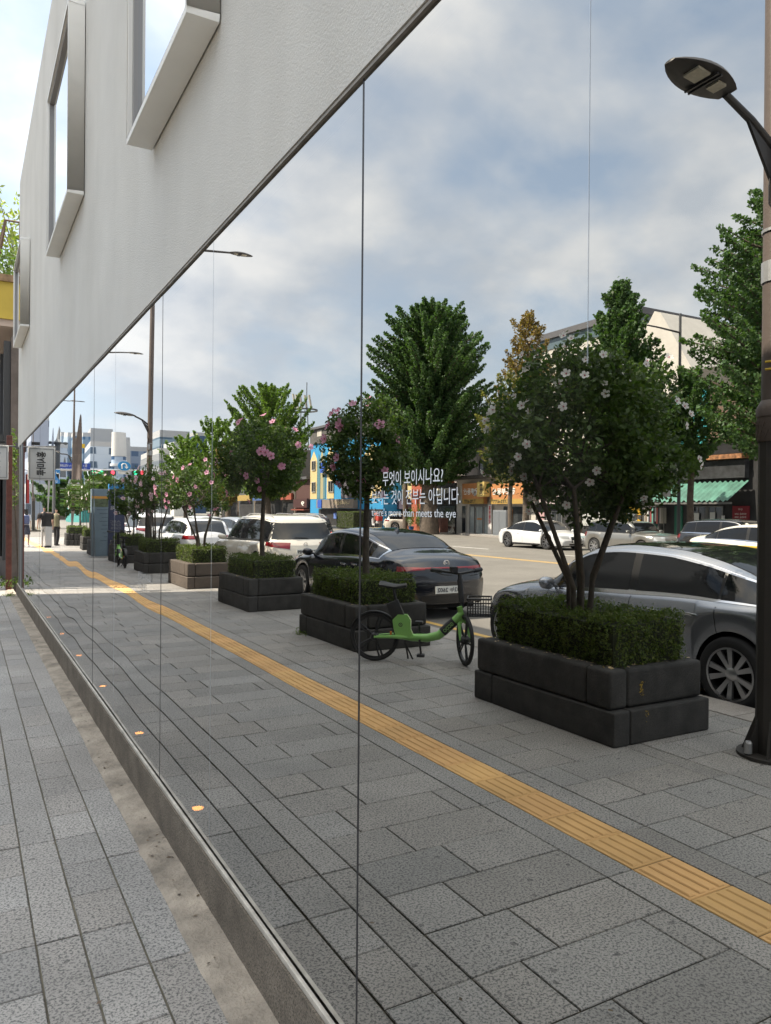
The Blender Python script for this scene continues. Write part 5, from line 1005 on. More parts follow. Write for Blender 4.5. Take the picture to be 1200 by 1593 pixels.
# maroon shop and the low row further on
y0_, y1_ = rect(463, 700, 485.5, 800, 34)[:2]
b10 = Bld('maroon_shop', 34, y0_, y1_, 'small maroon shop with a curled white emblem left of the painted building'); b10.b('wall', bmat('maroon_paint', (.09, .045, .04)), 0, 8, (y0_, y1_, -.2, 5.2)); b10.b('sign_board', bmat('dark_maroon_sign', (.06, .025, .025)), .4, -.1, rect(463, 776, 485, 790, 34)); b10.t('9', rect(476, 780, 481, 787, 34), TXW, .41, bold=.03); b10.b('roof', bmat('dark_roof_edge', (.10, .10, .11)), .5, 8, (y0_, y1_, 5.203, 5.5)); b10.b('shop_awning', bmat('dull_red_canvas', (.22, .06, .04)), .8, -.1, rect(464, 792, 485, 794, 34)); b10.b('shopfront', DK, .1, -.01, rect(464, 796, 485, 812, 34))
rc = [(.10, .085, .07), (.055, .05, .05), (.17, .14, .11), (.09, .10, .11), (.13, .1, .08)]
for k, (a, c, h_, lb) in enumerate(((440, 462, 5.0, 'low brown shop house next to the maroon shop'), (418, 439.5, 6.2, 'dark shop house in the shade of the pale green ginkgo'), (395, 417.5, 5.6, 'tan shop house behind the cream estate car roof'), (372, 394.5, 5.2, 'bluish grey shop house at the far corner'), (345, 371.5, 6.5, 'farthest brown house of the low shop row'))):
    y0_, y1_ = rect(a, 700, c, 800, 34)[:2]; bq = Bld('shop_house', 34, y0_, y1_, lb, group='low shop houses on the far side'); bq.b('wall', bmat('row_paint_%d' % k, rc[k], var=.2, vs=1), 0, 8, (y0_, y1_, -.2, h_)); bq.b('roof', bmat('dark_roof_edge', (.10, .10, .11)), .3, 8, (y0_, y1_, h_+.003, h_+.25)); bq.b('shopfront', DK, .05, -.01, (y0_+.5, y1_-.5, .1, 2.6)); bq.b('sign_board', bmat('sign_paint_%d' % k, [(.3, .08, .05), (.3, .3, .28), (.05, .1, .25), (.35, .25, .08), (.1, .2, .1)][k]), .4, -.1, (y0_+.5, y1_-.5, 2.9, 3.7))
# street furniture of the far side
def simple_pole(x, y, H, r, label, name='utility_pole', cat='pole', m=m_pole, arm=None):
    root = empty(name, V(x, y, 0), label, cat); q = MB(); q.lathe([(r*1.25, 0), (r*1.1, .8), (r, H*.5), (r*.8, H), (0, H)], 12); q.build('pole', m, root, smooth=True, autos=50)
    if arm:
        z, L = arm; q = MB(); q.tube([(0, 0, z), (L*.5, .3, z+.18), (L, .55, z+.28)], [.05, .04, .03], 8); q.build('arm', m_lampd, root, smooth=True); lamp_head(root, L*.95, z+.28, 1, L=.75, W=.17, y=.5)
    return root
m_gp = mat('grey_pole', (.075, .077, .08), .5)
simple_pole(28.4, 24.4, 11.0, .075, 'grey street lamp on the far pavement before the turquoise wall', 'street_lamp', 'street lamp', m_gp, (10.1, 2.3))
simple_pole(31.9, 55.5, 4.6, .2, 'short brown pole by the parked crossover', m=m_bark2)
simple_pole(28.6, 31.2, 7.5, .17, 'brown utility pole in front of the second estate agent sign', m=m_bark2)
mt = empty('telecom_mast', V(38.2, 92, 0), 'roof-top telecom mast with a ring of panel aerials', 'mast'); q = MB()
for a in range(3): q.tube([(math.cos(a*2.1)*.8, math.sin(a*2.1)*.8, 9), (math.cos(a*2.1)*.5, math.sin(a*2.1)*.5, 14.8)], .07, 5)
q.tube([(-.3, 0, 14), (-.3, 0, 18.4)], .06, 5); q.build('lattice', m_gp, mt); q = MB(); q.lathe([(1.7, 14.6), (1.8, 14.6), (1.8, 14.8), (1.7, 14.8)], 20, closed=True); q.build('platform', m_gp, mt)
for k in range(5): a = k*.4-.9; q = MB(); q.obox((math.sin(a)*1.6, math.cos(a)*1.6, 16), (.12, 0, 0), (0, .12, .0), (.15, .1, .95)); q.build('panel_aerial', bmat('aerial_beige', (.45, .42, .36)), mt)
q = MB(); q.box(-4, 4, -4, 4, 0, 9.2); q.build('tower_block', bmat('row_paint_2', rc[2]), mt)

# ------------------------------------------------------------------ trees of the far side
def ginkgo(x, y, H, zb, rx, label, leaf=m_gink, npl=70, per=170, size=.3, up=.75, seed=1, group='ginkgo trees along the far pavement', trunk=.28, shape='round', ry=None, warm=.15):
    random.seed(seed); root = empty('ginkgo_tree', V(x, y, 0), label, 'tree', group); ry = ry or rx; zc = (H+zb)/2; rz = (H-zb)/2
    tr = MB(); tr.tube([(0, 0, -.2), (.05, .03, zb*.6), (-.05, 0, zb+.5), (.0, .05, zc), (0, 0, H-1.2)], [trunk*1.25, trunk, trunk*.85, trunk*.5, .05], 9)
    P = []
    for i in range(npl):
        s = (i+.5)/npl; z = zb+ (H-zb)*s; a = i*2.39996+random.uniform(-.3, .3)
        if shape == 'dome': prof = (1-max(0, (s-.42)/.58)**3.4)**.55*(min(1, .78+.55*s))
        elif shape == 'round': prof = math.sin(PI*min(1, .13+.82*s**.9))**.65
        elif shape == 'cone': prof = (1-s)**.8*min(1, .35+s*3)
        else: prof = min(1, .5+1.3*s)*(1-s)**.55*1.15
        prof *= random.uniform(.62, 1.10)
        tip = Vector((rx*prof*math.cos(a), ry*prof*math.sin(a), z+random.uniform(-.3, .5)))
        b0 = Vector((0, 0, max(zb*.85, z-up*rx*prof*random.uniform(.9, 1.3)))).lerp(Vector((tip.x, tip.y, z)), .12)
        tip.z = min(tip.z+up*.6, H)
        tr.tube([b0*1.0, b0.lerp(tip, .5)+Vector((0, 0, -.15)), b0.lerp(tip, .93)], [trunk*.28, trunk*.15, .015], 5)
        n = int(per*(.5+.7*prof)); t = rng.uniform(.12, 1.04, n); rad = (.16+.75*(1-t)**.7)*.62*(rx/4.2)**.5*(1.0 if shape != 'cone' else .7)
        c = np.array(b0)[None]*(1-t)[:, None]+np.array(tip)[None]*t[:, None]; c[:, 2] += -.25*np.sin(PI*t)*1.0
        c = c+rdir(n)*(rad*rng.uniform(0.2, 1, n)**.5)[:, None]; P.append(c)
    tr.build('trunk', m_bark2, root, smooth=True, autos=60)
    v, t = leaves(np.concatenate(P), size, tint_var=.3, wr=.7, warm=warm); npmesh('crown', v, 4, leaf, t, root); return root
ginkgo(30.2, 49.0, 17.5, 4.6, 4.9, 'broad dark green ginkgo, the largest tree, in the middle of the row', npl=330, per=520, size=.20, up=.42, shape='dome', seed=2, trunk=.62)
ginkgo(26.6, 33.2, 12.8, 4.3, 2.7, 'slender tree with rusty brown top left of the pale modern block', leaf=m_rust, npl=80, per=230, size=.145, up=.3, seed=3, shape='tall', trunk=.17, warm=.3)
ginkgo(25.0, 32.6, 9.2, 3.6, 2.5, 'small yellow-green tree half hidden by the white-flowered shrub', leaf=leafmat('yellow_green_leaf', (.15, .16, .04)), npl=40, per=150, size=.15, up=.3, seed=13, shape='round', trunk=.12)
ginkgo(25.0, 24.8, 12.1, 3.2, 4.3, 'dark ginkgo rising in front of the pale modern block', npl=190, per=300, size=.165, up=.3, seed=4, shape='cone', trunk=.2)
ginkgo(27.3, 22.8, 8.2, 3.8, 1.6, 'small ginkgo just beside the far street lamp', npl=60, per=200, size=.155, up=.4, seed=5, trunk=.14)
ginkgo(25.6, 17.0, 13.6, 4.4, 3.9, 'tall ginkgo at the right edge behind the near lamp pole', npl=210, per=380, size=.155, up=.3, shape='dome', seed=6, trunk=.3)
ginkgo(25.3, 71.0, 13.9, 3.5, 4.6, 'bright green ginkgo above the white estate car', leaf=m_ginkl, shape='dome', npl=140, per=280, size=.28, up=.9, seed=7, trunk=.35)
ginkgo(26.5, 92.0, 13.0, 3.0, 4.4, 'second bright green ginkgo, smaller with distance', leaf=m_ginkl, npl=70, per=180, size=.36, up=.9, seed=8)
ginkgo(27.5, 112.0, 12.6, 3.0, 4.6, 'farthest bright green ginkgo of the row', leaf=m_ginkl, npl=60, per=160, size=.4, up=.9, seed=9)
ginkgo(22.6, 75.0, 8.6, 2.5, 1.8, 'small orange-yellow tree before the bright green ginkgos', leaf=m_rust, npl=30, per=70, size=.4, up=.5, seed=10)
ginkgo(8.8, 66.0, 4.8, 1.8, 2.0, 'dark street tree left of the traffic lights', npl=30, per=80, size=.4, up=.5, seed=11)
ginkgo(6.4, 72.0, 4.6, 1.4, 2.4, 'dark street tree behind the blue road signs', npl=30, per=80, size=.4, up=.5, seed=12)
def pot_plant(x, y, h, m, pot, label):
    root = empty('potted_plant', V(x, y, 0), label, 'plant', 'potted plants outside the red house'); q = MB(); q.lathe([(0, 0), (.16, 0), (.22, .36), (.24, .38), (.2, .38), (.18, .34), (0, .34)], 14); q.build('pot', pot, root, smooth=True, autos=40)
    v, t = blob_leaves([(0, 0, .38+h*.55)], [(.38, .38, h*.55)], [260], .12); npmesh('foliage', v, 4, m, t, root)
terr = bmat('terracotta', (.4, .14, .06)); blp = bmat('blue_pot', (.03, .12, .3))
for k, (px_, h, p_, lb) in enumerate(((637, 1.2, terr, 'leftmost potted plant, in a clay pot'), (644, 1.5, blp, 'bushy plant in a blue pot'), (651, 1.0, terr, 'low plant in a clay pot beside the blue pot'), (658, 2.0, terr, 'tallest potted plant, against the red house'), (663, 1.3, terr, 'potted plant nearest the ginkgo trunk'))):
    pot_plant(XF-1.5-.3*(k % 2), rect(px_, 800, px_+1, 830, XF-1.5)[0], h, m_ginkl if k % 2 else m_hedge, p_, lb)
hedge(30.6, 31.6, 62.5, 66.0, 0, 1.5, 'dark green street hedge at the side street corner', n=2500, size=.12)

# ------------------------------------------------------------------ the crossing ahead and the towers beyond
def ypnt(px, py, Y):
    d = ray(px, py); t = Y/d.y; return -CAM_D+d.x*t, CAM_H+d.z*t
MY = 55.0
sm_ = empty('traffic_signal_mast', V(2.6, MY, 0), 'horizontal traffic signal mast with lights and blue signs over the crossing', 'traffic signal')
xa = 4.2
def mv(px, py, Y=MY): x, z = ypnt(px, py, Y); return -x+2.6, 0, z
q = MB(); q.lathe([(.16, 0), (.13, 5.8), (0, 5.8)], 12, c=(-(xa-2.6), 0, 0)); q.build('post', m_gp, sm_, smooth=True, autos=50)
p0, p1 = mv(80, 731), mv(232, 732); q = MB(); q.tube([p0, p1], .07, 8); q.build('mast_arm', m_steel, sm_)
lg = mat('lit_green_lamp', (.02, .75, .35), .4, emit=.9); lr = mat('lit_red_signal', (.95, .06, .10), .4, emit=1.0)
for (pxa, pxb, reda) in ((148, 180, 174), (200, 226, 220)):
    a, c = mv(pxa, 735.5), mv(pxb, 735.5); q = MB(); q.box(a[0], c[0], -.15, .1, a[2]-.17, a[2]+.17); h = q.build('signal_head', m_bk, sm_, bevel=.03)
    for px_, m_ in ((pxa+6, lg), (reda, lr)): d = mv(px_, 735.5); q = MB(); q.lathe([(0, -.17), (.14, -.165), (.15, -.15)], 16, axis='y', c=(d[0], 0, d[2])); q.build('signal_lens', m_, h)
bs = mat('blue_road_sign', (.015, .05, .30), .5); us = mat('round_blue_sign', (.02, .22, .48), .5)
def sign(px0, py0, px1, py1, m_, txts, nm='direction_sign'):
    a, c = mv(px0, py0), mv(px1, py1); q = MB(); q.box(a[0], c[0], -.13, -.09, c[2], a[2]); o = q.build(nm, m_, sm_)
    for t_, f0, f1, g0, g1 in txts: text_obj('sign_lettering', t_, (a[0]+(c[0]-a[0])*(f0+f1)/2, -.135, c[2]+(a[2]-c[2])*(g0+g1)/2), (1, 0, 0), UZ, abs(c[0]-a[0])*(f1-f0), (a[2]-c[2])*(g1-g0), TXW, o)
sign(95.5, 719.5, 118, 729.5, bs, (('시청 ↑', .1, .6, .3, .75), ('City', .68, .92, .3, .6)))
sign(121, 720.5, 147, 730.5, bs, (('종로 →', .08, .6, .35, .85), ('Jongno', .1, .55, .08, .28)))
sign(80, 730.5, 95, 752.5, mat('mid_blue_sign', (.03, .17, .40), .5), (('↱', .15, .85, .3, .9), ('U', .2, .5, .05, .25)))
sign(117.5, 690, 127, 697, bmat('yellow_sign', (.6, .4, .03)), ())
d = mv(190, 725); q = MB(); q.lathe([(0, -.2), (.32, -.2), (.32, -.16), (0, -.16)], 28, axis='y', c=(d[0], 0, d[2])); o = q.build('u_turn_sign', us, sm_); q = MB(); q.tube([(d[0]+.11, -.21, d[2]-.2), (d[0]+.11, -.21, d[2]+.08), (d[0]+.06, -.21, d[2]+.16), (d[0]-.04, -.21, d[2]+.16), (d[0]-.10, -.21, d[2]+.08), (d[0]-.10, -.21, d[2]-.06)], .035, 6); q.add([(d[0]-.2, -.215, d[2]-.04), (d[0], -.215, d[2]-.04), (d[0]-.1, -.215, d[2]-.2)], [(0, 1, 2)]); q.build('u_turn_arrow', TXW, o)
sign(183.5, 733, 196, 738, bmat('paper', (.55, .55, .53)), (('보행신호시', .05, .95, .3, .8),))
# towers
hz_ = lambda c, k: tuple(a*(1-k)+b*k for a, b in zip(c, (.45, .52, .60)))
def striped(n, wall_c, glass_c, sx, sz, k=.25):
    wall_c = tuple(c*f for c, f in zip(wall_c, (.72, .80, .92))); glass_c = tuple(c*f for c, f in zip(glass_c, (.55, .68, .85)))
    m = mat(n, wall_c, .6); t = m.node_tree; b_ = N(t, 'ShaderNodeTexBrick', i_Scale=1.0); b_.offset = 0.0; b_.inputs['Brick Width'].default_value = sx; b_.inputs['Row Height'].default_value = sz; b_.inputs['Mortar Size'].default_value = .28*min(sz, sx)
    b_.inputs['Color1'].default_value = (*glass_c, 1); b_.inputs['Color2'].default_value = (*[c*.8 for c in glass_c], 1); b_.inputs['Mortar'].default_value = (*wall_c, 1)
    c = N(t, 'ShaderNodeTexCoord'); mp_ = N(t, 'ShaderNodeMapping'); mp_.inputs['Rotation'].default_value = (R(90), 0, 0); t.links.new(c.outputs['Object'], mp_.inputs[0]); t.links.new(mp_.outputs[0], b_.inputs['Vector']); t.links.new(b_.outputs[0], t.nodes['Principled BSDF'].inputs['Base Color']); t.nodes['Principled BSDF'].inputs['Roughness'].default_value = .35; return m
def tower(px0, px1, pytop, Y, m_, label, roof=None, name='office_tower', D=30, cap=1.5, seedy=0):
    x0, zt = ypnt(px0, pytop, Y); x1, _ = ypnt(px1, pytop, Y); root = empty(name, V((x0+x1)/2, Y+D/2, 0), label, 'building', 'towers beyond the crossing'); hw_ = abs(x1-x0)/2
    q = MB(); q.box(-hw_, hw_, -D/2, D/2, -1, zt-cap); q.build('wall', m_, root); q = MB(); q.box(-hw_*.985, hw_*.985, -D/2+.2, D/2-.2, zt-cap+.003, zt); q.build('roof', roof or bmat('pale_roof', (.40, .41, .42)), root); return root, hw_, zt
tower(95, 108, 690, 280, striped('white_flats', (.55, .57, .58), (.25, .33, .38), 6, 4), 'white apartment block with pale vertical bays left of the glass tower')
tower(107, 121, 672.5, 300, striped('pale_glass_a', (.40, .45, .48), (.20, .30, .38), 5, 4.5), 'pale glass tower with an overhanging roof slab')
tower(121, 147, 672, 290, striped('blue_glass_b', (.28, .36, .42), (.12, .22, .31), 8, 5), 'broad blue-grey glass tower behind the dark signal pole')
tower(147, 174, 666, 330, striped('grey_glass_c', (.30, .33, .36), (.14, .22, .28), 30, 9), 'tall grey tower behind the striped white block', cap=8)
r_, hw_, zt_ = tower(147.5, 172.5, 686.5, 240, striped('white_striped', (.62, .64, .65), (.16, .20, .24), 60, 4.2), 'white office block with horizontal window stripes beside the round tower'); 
x0, zt = ypnt(182.5, 673, 236); root = empty('round_glass_tower', V(x0, 236, 0), 'round blue glass tower with a white drum on top', 'building', 'towers beyond the crossing'); rr_ = abs(ypnt(193.5, 673, 236)[0]-ypnt(172, 673, 236)[0])/2
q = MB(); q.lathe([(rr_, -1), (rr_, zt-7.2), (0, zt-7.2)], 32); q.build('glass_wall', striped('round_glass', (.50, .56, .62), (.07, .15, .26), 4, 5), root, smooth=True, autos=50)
for k in range(9): q = MB(); zz_ = zt-10-k*5; q.lathe([(rr_+.05, zz_), (rr_+.45, zz_), (rr_+.45, zz_+.7), (rr_+.05, zz_+.7)], 32, closed=True); q.build('floor_band', bmat('white_band', (.6, .62, .64)), root, smooth=True, autos=40)
q = MB(); q.lathe([(rr_*1.02, zt-7.1), (rr_*1.02, zt), (0, zt)], 32); q.build('roof_drum', bmat('white_drum', (.58, .57, .55)), root, smooth=True, autos=40)
tower(193.5, 198, 680, 242, bmat('pale_grey_core', (.42, .43, .44)), 'narrow blank grey slab right of the round tower', D=14)
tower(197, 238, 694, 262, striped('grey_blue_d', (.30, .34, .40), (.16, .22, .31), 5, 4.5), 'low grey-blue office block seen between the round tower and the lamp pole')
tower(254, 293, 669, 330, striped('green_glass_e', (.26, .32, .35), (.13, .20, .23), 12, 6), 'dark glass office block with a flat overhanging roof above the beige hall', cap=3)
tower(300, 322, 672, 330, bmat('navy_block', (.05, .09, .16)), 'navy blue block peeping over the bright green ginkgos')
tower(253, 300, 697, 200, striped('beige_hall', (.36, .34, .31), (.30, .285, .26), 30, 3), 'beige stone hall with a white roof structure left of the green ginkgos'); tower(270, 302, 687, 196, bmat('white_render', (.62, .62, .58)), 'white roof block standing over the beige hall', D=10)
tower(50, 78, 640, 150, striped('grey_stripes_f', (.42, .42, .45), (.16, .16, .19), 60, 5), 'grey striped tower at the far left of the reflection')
tower(79, 96, 703, 170, bmat('church_stone', (.20, .19, .185), var=.2, vs=.4), 'grey stone church front below the spire'); 
x0, zt = ypnt(92, 663, 168); root = empty('church_spire', V(x0, 168, 0), 'thin dark church spire against the sky', 'spire'); q = MB(); q.lathe([(1.6, 8), (1.5, 14.5), (2.0, 15), (1.2, 15.6), (.05, zt), (0, zt)], 8); q.build('spire', bmat('spire_lead', (.12, .13, .14)), root)
tower(147.5, 181, 742, 110, bmat('white_box', (.60, .62, .63)), 'plain white low building behind the traffic lights', D=12); tower(121, 148, 755, 100, bmat('teal_box', (.05, .25, .24)), 'teal signed low building under the dark trees', D=10)
tower(181, 235, 762, 130, bmat('grey_low', (.25, .26, .27)), 'low grey block behind the waiting white cars', D=12); tower(40, 80, 752, 120, striped('grey_low2', (.30, .31, .33), (.12, .12, .13), 9, 3), 'low grey shop block behind the walking pupils', D=12); tower(96, 121, 745, 130, bmat('brown_low', (.16, .13, .11)), 'low brown block under the road signs', D=12)

# ------------------------------------------------------------------ information board, bus shelter panel
ib = empty('information_board', V(3.35, 27.0, 0), 'tall two-panel street map board beside the far green bicycle', 'information board')
q = MB(); q.box(.02, .40, -.12, .12, .05, 2.3); q.build('light_panel', bmat('pale_blue_panel', (.16, .22, .27), var=.1, vs=3), ib, bevel=.01); q = MB(); q.box(-.44, .017, -.14, .10, .05, 2.3); o = q.build('map_panel', bmat('navy_panel', (.04, .05, .10)), ib, bevel=.01)
q = MB(); q.box(-.44, .017, -.145, .105, 2.303, 2.48); q.build('header', mat('bright_header', (.03, .22, .5), .5), ib)
q = MB(); q.box(.03, .39, -.126, -.121, 1.98, 2.06); q.build('orange_band', bmat('orange_band', (.6, .3, .06)), ib); q = MB(); q.box(.04, .38, -.126, -.121, 1.70, 1.97); q.build('photo_print', bmat('street_print', (.10, .13, .08), var=.6, vs=14), ib)
for k in range(9): q = MB(); q.box(.05, .18+.19*random.random(), -.125, -.121, 1.60-k*.13, 1.615-k*.13); q.build('map_line', bmat('map_line', (.05, .07, .10)), ib)
text_obj('board_lettering', '안내 지도\n종로', (-.2, -.146, 1.6), (1, 0, 0), UZ, .3, .25, TXW, o); text_obj('board_lettering', 'ABC\nDEF\nGHI', (-.2, -.146, 1.1), (1, 0, 0), UZ, .3, .3, TXG, o)
q = MB(); q.box(-.5, .45, -.2, .2, 0, .05); q.build('base', m_steel, ib)

# ------------------------------------------------------------------ people
m_skin = mat('skin', (.42, .26, .19), .6); m_hair = mat('black_hair', (.012, .011, .011), .5)
def skin_mesh(name, pts, edges, m_, parent, sub=1):
    me = bpy.data.meshes.new(name); me.from_pydata([p[:3] for p in pts], edges, []); me.update(); me.materials.append(m_)
    o = bpy.data.objects.new(name, me); COL.objects.link(o); o.parent = parent
    s = o.modifiers.new('Skin', 'SKIN'); s.use_smooth_shade = True
    sv = me.skin_vertices[0].data
    for i, p in enumerate(pts): sv[i].radius = (p[3], p[4] if len(p) > 4 else p[3]); sv[i].use_root = (i == 0)
    u = o.modifiers.new('Sub', 'SUBSURF'); u.levels = sub; u.render_levels = sub; return o
def person(x, y, H, label, top, legs, rz=0.0, skirt=False, bag=None, stride=.14, longhair=False):
    root = empty('person', V(x, y, 0), label, 'person', None, rz); k = H/1.7
    S = lambda *a: tuple(v*k for v in a)
    pts = [S(0, 0, .92, .125, .09), S(0, 0, 1.10, .11, .085), S(0, 0, 1.32, .15, .095), S(0, 0, 1.42, .07, .06), S(0, .005, 1.47, .048, .048), S(0, .01, 1.56, .075, .085), S(0, .012, 1.63, .07, .08)]; ed = [(i, i+1) for i in range(6)]
    for sg in (-1, 1):
        b = len(pts); st = stride*sg
        pts += [S(sg*.09, 0, .86, .085, .085), S(sg*.095, st*.5+.03, .48, .052, .055), S(sg*.095, st*1.0-.03, .09, .034, .036), S(sg*.10, st+.10, .035, .03, .028)]; ed += [(0, b), (b, b+1), (b+1, b+2), (b+2, b+3)]
        b = len(pts)
        pts += [S(sg*.17, 0, 1.38, .052), S(sg*.225, -st*.4-.02, 1.12, .038), S(sg*.24, -st*1.0+.03, .88, .026, .022), S(sg*.243, -st*1.05+.045, .80, .018, .032)]; ed += [(3, b), (b, b+1), (b+1, b+2), (b+2, b+3)]
        for f in range(4): c = len(pts); pts += [S(sg*.245, -st*1.05+.02+.018*f, .76, .007), S(sg*.238, -st*1.05+.02+.018*f, .715+.004*abs(f-1.5), .006)]; ed += [(b+3, c), (c, c+1)]
        c = len(pts); pts += [S(sg*.232, -st*1.05+.085, .79, .008), S(sg*.226, -st*1.05+.095, .755, .007)]; ed += [(b+3, c), (c, c+1)]
    skin_mesh('body', pts, ed, m_skin, root)
    P2 = [S(0, 0, .90, .15, .11), S(0, 0, 1.10, .135, .105), S(0, 0, 1.33, .17, .115), S(0, 0, 1.42, .10, .075)]; e2 = [(0, 1), (1, 2), (2, 3)]
    for sg in (-1, 1): b = len(P2); st = stride*sg; P2 += [S(sg*.17, 0, 1.38, .068), S(sg*.21, -st*.2-.01, 1.20, .058)]; e2 += [(3, b), (b, b+1)]
    def loft(mb, rings, n=14):
        vs = [(cx_+rx_*math.cos(2*PI*q/n), cy_+ry_*math.sin(2*PI*q/n), z_) for cx_, cy_, z_, rx_, ry_ in rings for q in range(n)]
        mb.add(vs, [(i*n+q, i*n+(q+1) % n, (i+1)*n+(q+1) % n, (i+1)*n+q) for i in range(len(rings)-1) for q in range(n)])
    q = MB(); loft(q, [S(0, 0, z_, a_, b_) for z_, a_, b_ in ((.86, .180, .125), (1.0, .165, .12), (1.12, .158, .115), (1.28, .185, .125), (1.38, .185, .11), (1.43, .12, .08), (1.47, .062, .062))])
    for sg in (-1, 1): st = stride*sg; q.tube([S(sg*.15, 0, 1.39), S(sg*.205, -st*.15, 1.30), S(sg*.225, -st*.3-.01, 1.17)], [.06*k, .068*k, .060*k], 10)
    q.build('shirt', top, root, smooth=True, autos=70)
    if skirt: q = MB(); q.lathe([(.14*k, .98*k), (.17*k, .86*k), (.22*k, .55*k), (.205*k, .55*k), (.13*k, .97*k)], 18); q.build('skirt', legs, root, smooth=True)
    else:
        P3 = [S(0, 0, .93, .145, .105)]; e3 = []
        for sg in (-1, 1): b = len(P3); st = stride*sg; P3 += [S(sg*.09, 0, .84, .10, .10), S(sg*.095, st*.5+.03, .48, .075), S(sg*.095, st-.03, .10, .062)]; e3 += [(0, b), (b, b+1), (b+1, b+2)]
        q = MB(); loft(q, [S(0, 0, z_, a_, b_) for z_, a_, b_ in ((.99, .158, .112), (.90, .172, .12), (.80, .175, .12), (.74, .15, .10))])
        for sg in (-1, 1): st = stride*sg; q.tube([S(sg*.085, 0, .84), S(sg*.095, st*.5+.03, .48), S(sg*.095, st-.02, .07)], [.098*k, .080*k, .068*k], 12)
        q.build('trousers', legs, root, smooth=True, autos=70)
    hp = [S(0, -.015, 1.60, .085, .085), S(0, -.01, 1.67, .075, .08)]+([S(0, -.05, 1.50, .07, .05), S(0, -.06, 1.38, .06, .04)] if longhair else []); skin_mesh('hair', hp, [(0, 1)]+([(0, 2), (2, 3)] if longhair else []), m_hair, root)
    fc = MB()   # eyes, nose, mouth and ears
    for sg in (-1, 1): fc.obox(S(sg*.03, .088, 1.59), (.010*k, 0, 0), (0, .006*k, 0), (0, 0, .005*k)); fc.obox(S(sg*.078, .01, 1.575), (.008*k, 0, 0), (0, .016*k, 0), (0, 0, .028*k))
    fc.obox(S(0, .098, 1.565), (.010*k, 0, 0), (0, .014*k, 0), (0, 0, .02*k)); fc.obox(S(0, .088, 1.53), (.022*k, 0, 0), (0, .006*k, 0), (0, 0, .005*k)); fc.build('face', mat('skin_dark', (.3, .16, .12), .6), root, bevel=.003)
    for sg in (-1, 1): st = stride*sg; q = MB(); q.obox(S(sg*.098, st+.03, .035), (.045*k, 0, 0), (0, .13*k, 0), (0, 0, .035*k)); q.build('shoe', m_bk if not skirt else bmat('white_shoe', (.5, .5, .5)), root, bevel=.02)
    if bag: q = MB(); q.obox(S(0, -.17, 1.22), (.13*k, 0, 0), (0, .07*k, 0), (0, 0, .2*k)); q.build('backpack', bag, root, bevel=.04)
    return root
c_w = bmat('white_shirt', (.62, .64, .68)); c_k = bmat('black_shirt', (.012, .012, .014)); c_g = bmat('light_grey_cloth', (.42, .43, .44)); c_n = bmat('navy_cloth', (.03, .035, .06)); c_b = bmat('blue_backpack', (.10, .13, .26))
person(1.42, 35.6, 1.60, 'pupil in a white shirt and dark skirt with a blue backpack, walking away', c_w, c_n, skirt=True, bag=c_b, longhair=True)
person(0.95, 35.2, 1.58, 'pupil in a white shirt and navy trousers at the very edge of the glass', c_w, c_n, bag=c_n)
person(2.05, 34.6, 1.74, 'man in a black T-shirt and light grey trousers walking away', c_k, c_g)
person(2.62, 36.2, 1.66, 'person in an olive shirt beside the man in black', bmat('olive_cloth', (.16, .15, .09)), c_k, rz=.5)
# scooter with its rider, far side
sc_ = empty('motor_scooter', V(31.2, 59.5, 0), 'delivery scooter waiting at the far kerb by the short brown pole', 'scooter'); 
for yy in (-.6, .6): q = MB(); q.lathe([(.17, -.05), (.24, -.05), (.27, 0), (.24, .05), (.17, .05)], 20, axis='x', c=(0, yy, .27), closed=True); q.build('wheel', m_rub, sc_, smooth=True)
q = MB(); q.tube([(0, -.7, .62), (0, -.2, .60), (0, .1, .35), (0, .45, .38), (0, .55, .85), (0, .5, 1.0)], [.12, .15, .12, .12, .1, .05], 8); q.build('body', bmat('scooter_white', (.5, .5, .5), rough=.3), sc_, smooth=True); q = MB(); q.tube([(-.3, .4, 1.02), (0, .5, 1.03), (.3, .4, 1.02)], .02, 6); q.build('handlebar', m_bk, sc_); q = MB(); q.box(-.22, .22, -.9, -.45, .74, 1.15); q.build('delivery_box', bmat('red_box', (.4, .05, .04)), sc_, bevel=.03)
person(31.2, 59.3, 1.7, 'rider in an orange vest standing over the delivery scooter', bmat('orange_vest', (.75, .13, .03)), c_k, stride=.02)

# ------------------------------------------------------------------ the neighbour beyond the gap, seen past the end of the wall
nb = empty('neighbour_house', (0.5, 21, 0), 'neighbouring house with a yellow fascia and dark window frames beyond the glass wall', 'building')
def NBb(name, m_, *a, **k):
    q = MB(); q.box(*a); q.v = [(x-.5, y-21, z) for x, y, z in q.v]; return q.build(name, m_, nb, **k)
NBb('wall', bmat('greyish_timber', (.12, .10, .09), var=.3, vs=3), -.02, 8, 18.5, 32, -.2, 5.4); NBb('yellow_fascia', bmat('mustard_fascia', (.42, .31, .05), var=.12, vs=1.5), -.75, 8, 18.4, 27, 5.75, 6.55); NBb('gutter', bmat('rust_gutter', (.20, .13, .07), var=.4, vs=9), -.82, 8, 18.35, 27.1, 6.553, 6.7); NBb('soffit', bmat('pinkish_soffit', (.42, .34, .29)), -.7, 7.9, 18.45, 27, 5.60, 5.747)
for k in range(5): NBb('window_frame', bmat('charcoal_frame', (.045, .047, .05)), -.16-.01*(k % 2), -.03, 18.55+k*1.6, 18.75+k*1.6, .5, 5.3)
NBb('cross_beam', bmat('charcoal_frame', (.045, .047, .05)), -.3, -.17, 18.55, 27, 2.9, 3.25); NBb('black_panel', DK, -.24, -.19, 18.9, 24, .6, 2.8); NBb('red_panel', bmat('red_menu_panel', (.45, .05, .05)), -.36, -.31, 18.52, 18.9, 1.75, 2.4)
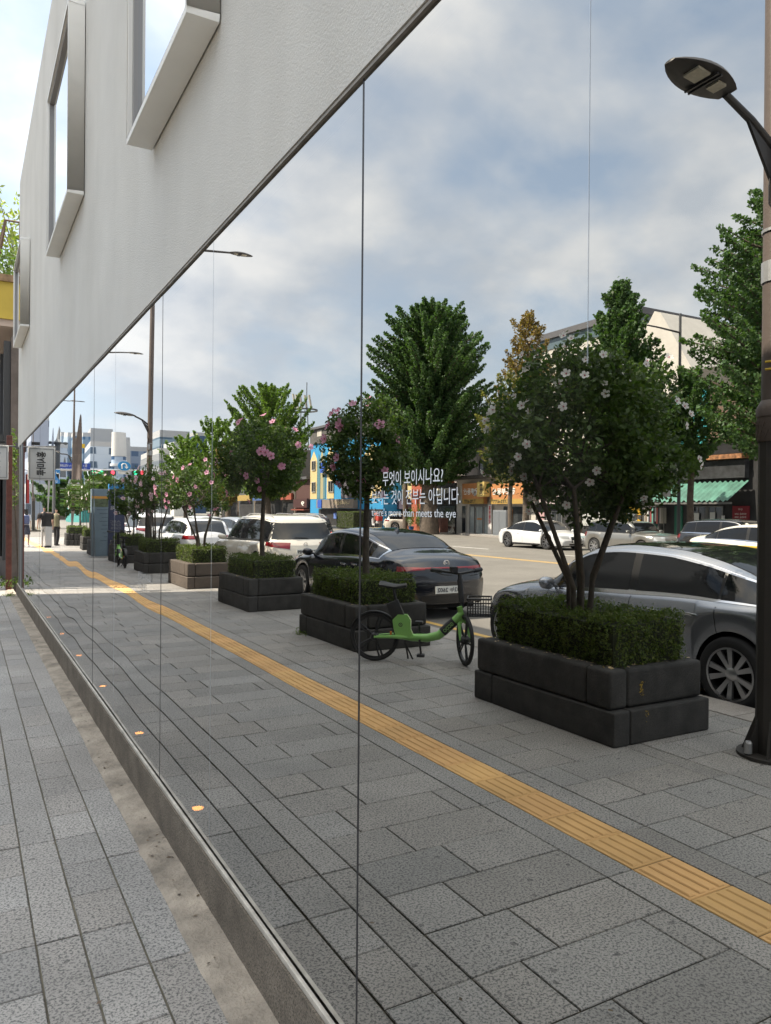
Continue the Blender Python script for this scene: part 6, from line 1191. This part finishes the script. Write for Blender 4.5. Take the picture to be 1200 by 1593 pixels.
gp = MB(); gp.box(-.165, -.06, 16.95, 17.1, 0, 3.1); tag(gp.build('timber_post', bmat('red_brown_post', (.10, .035, .028), var=.3, vs=9), bevel=.008), 'dark red-brown timber post in the gap beside the stucco wall', 'post')
tr = empty('roof_trellis', (0.15, 19.6, 6.7), 'rusty trellis frame with climbing leaves on the yellow roof edge', 'trellis'); q = MB(); q.tube([(-.55, -1.0, 0), (-.3, -1.0, 1.25), (.6, -1.0, 1.25)], .03, 5); q.tube([(-.3, -1, 1.25), (-.3, 1.5, 1.25)], .03, 5); q.tube([(.0, -1, 0), (.0, -1, 1.25)], .03, 5); q.build('frame', bmat('rusty_frame', (.12, .08, .06)), tr)
v, t = blob_leaves([(-.2, -.6, .35), (-.4, .2, .5), (.1, .0, .9), (-.3, .8, .3)], [(.4, .5, .35)]*4, [260]*4, .10); npmesh('vine', v, 4, m_hedge, t, tr)
bb = empty('bamboo', (0.45, 21, 6.7), 'feathery bamboo growing on the neighbouring roof', 'plant'); cs = []
q = MB()
for k in range(9):
    a = k*.7; p1 = Vector((math.cos(a)*.5-.25, math.sin(a)*.8, 2.0+.35*(k % 3))); q.tube([(0, 0, -.3), (p1.x*.4, p1.y*.4, 1.2), tuple(p1)], [.02, .014, .006], 5)
    for s in np.linspace(.3, 1, 9): cs.append((p1.x*s**1.3, p1.y*s**1.3, p1.z*s))
q.build('cane', m_bark, bb); v, t = blob_leaves(cs, [(.26, .26, .22)]*len(cs), [11]*len(cs), .13, ); npmesh('foliage', v, 4, leafmat('bamboo_leaf', (.20, .24, .07)), t, bb)
iv = empty('ivy_screen', (0.1, 16.9, 0), 'ivy climbing in the narrow gap behind the timber post', 'plant'); v, t = blob_leaves([(-.14, .4, 2.5), (-.1, .45, 2.0), (-.12, .5, 2.9), (-.2, .2, .15)], [(.10, .2, .4)]*3+[(.3, .4, .12)], [160, 120, 160, 120], .07); npmesh('foliage', v, 4, m_hedge, t, iv); q = MB(); q.tube([(0, .4, 0), (-.08, .42, 1.5), (-.1, .45, 3.0)], .015, 5); q.build('stem', m_bark, iv)
sb = empty('projecting_sign', (-.02, 16.15, 2.85), 'white projecting sign box with brushed Korean lettering at the wall end', 'sign'); q = MB(); q.box(-.60, -.15, -.05, .05, -.66, -.02); o = q.build('sign_box', bmat('white_sign_box', (.62, .62, .60)), sb, bevel=.01); q = MB()
for sy_ in (-.052,):
    for a in ((-.575, -.565, -.63, -.05), (-.185, -.175, -.63, -.05)): q.box(a[0], a[1], sy_-.002, sy_, a[2], a[3])
    q.box(-.565, -.185, sy_-.002, sy_, -.06, -.05); q.box(-.565, -.185, sy_-.002, sy_, -.63, -.62)
q.build('border_line', TXG, o); text_obj('sign_lettering', '홍시마루', (-.375, -.053, -.34), (0, 0, -1), (1, 0, 0), .46, .17, TXK, o, bold=.03)
q = MB(); q.tube([(.0, 0, -.03), (-.6, 0, -.0)], .014, 6); q.box(-.02, .03, -.06, .06, -.08, .04); q.build('bracket', m_gp, sb); q = MB(); q.obox((-.28, -.09, .04), (.07, 0, 0), (0, .05, 0), (0, 0, .03)); q.build('spotlight', m_bk, sb, bevel=.01)
# far hill line closing the horizon, distance haze put into its colour
hl = MB(); vs = []; n = 60
for i in range(n+1):
    x = -60-1100*i/n; vs += [(x+60+400, 520, -1), (x+60+400, 520, 9+5*math.sin(i*1.3)+4*math.sin(i*.37))]
hl.add(vs, [(2*i, 2*i+2, 2*i+3, 2*i+1) for i in range(n)]); hl.build('far_hills', bmat('hazy_green', (.12, .16, .16)), kind='structure')
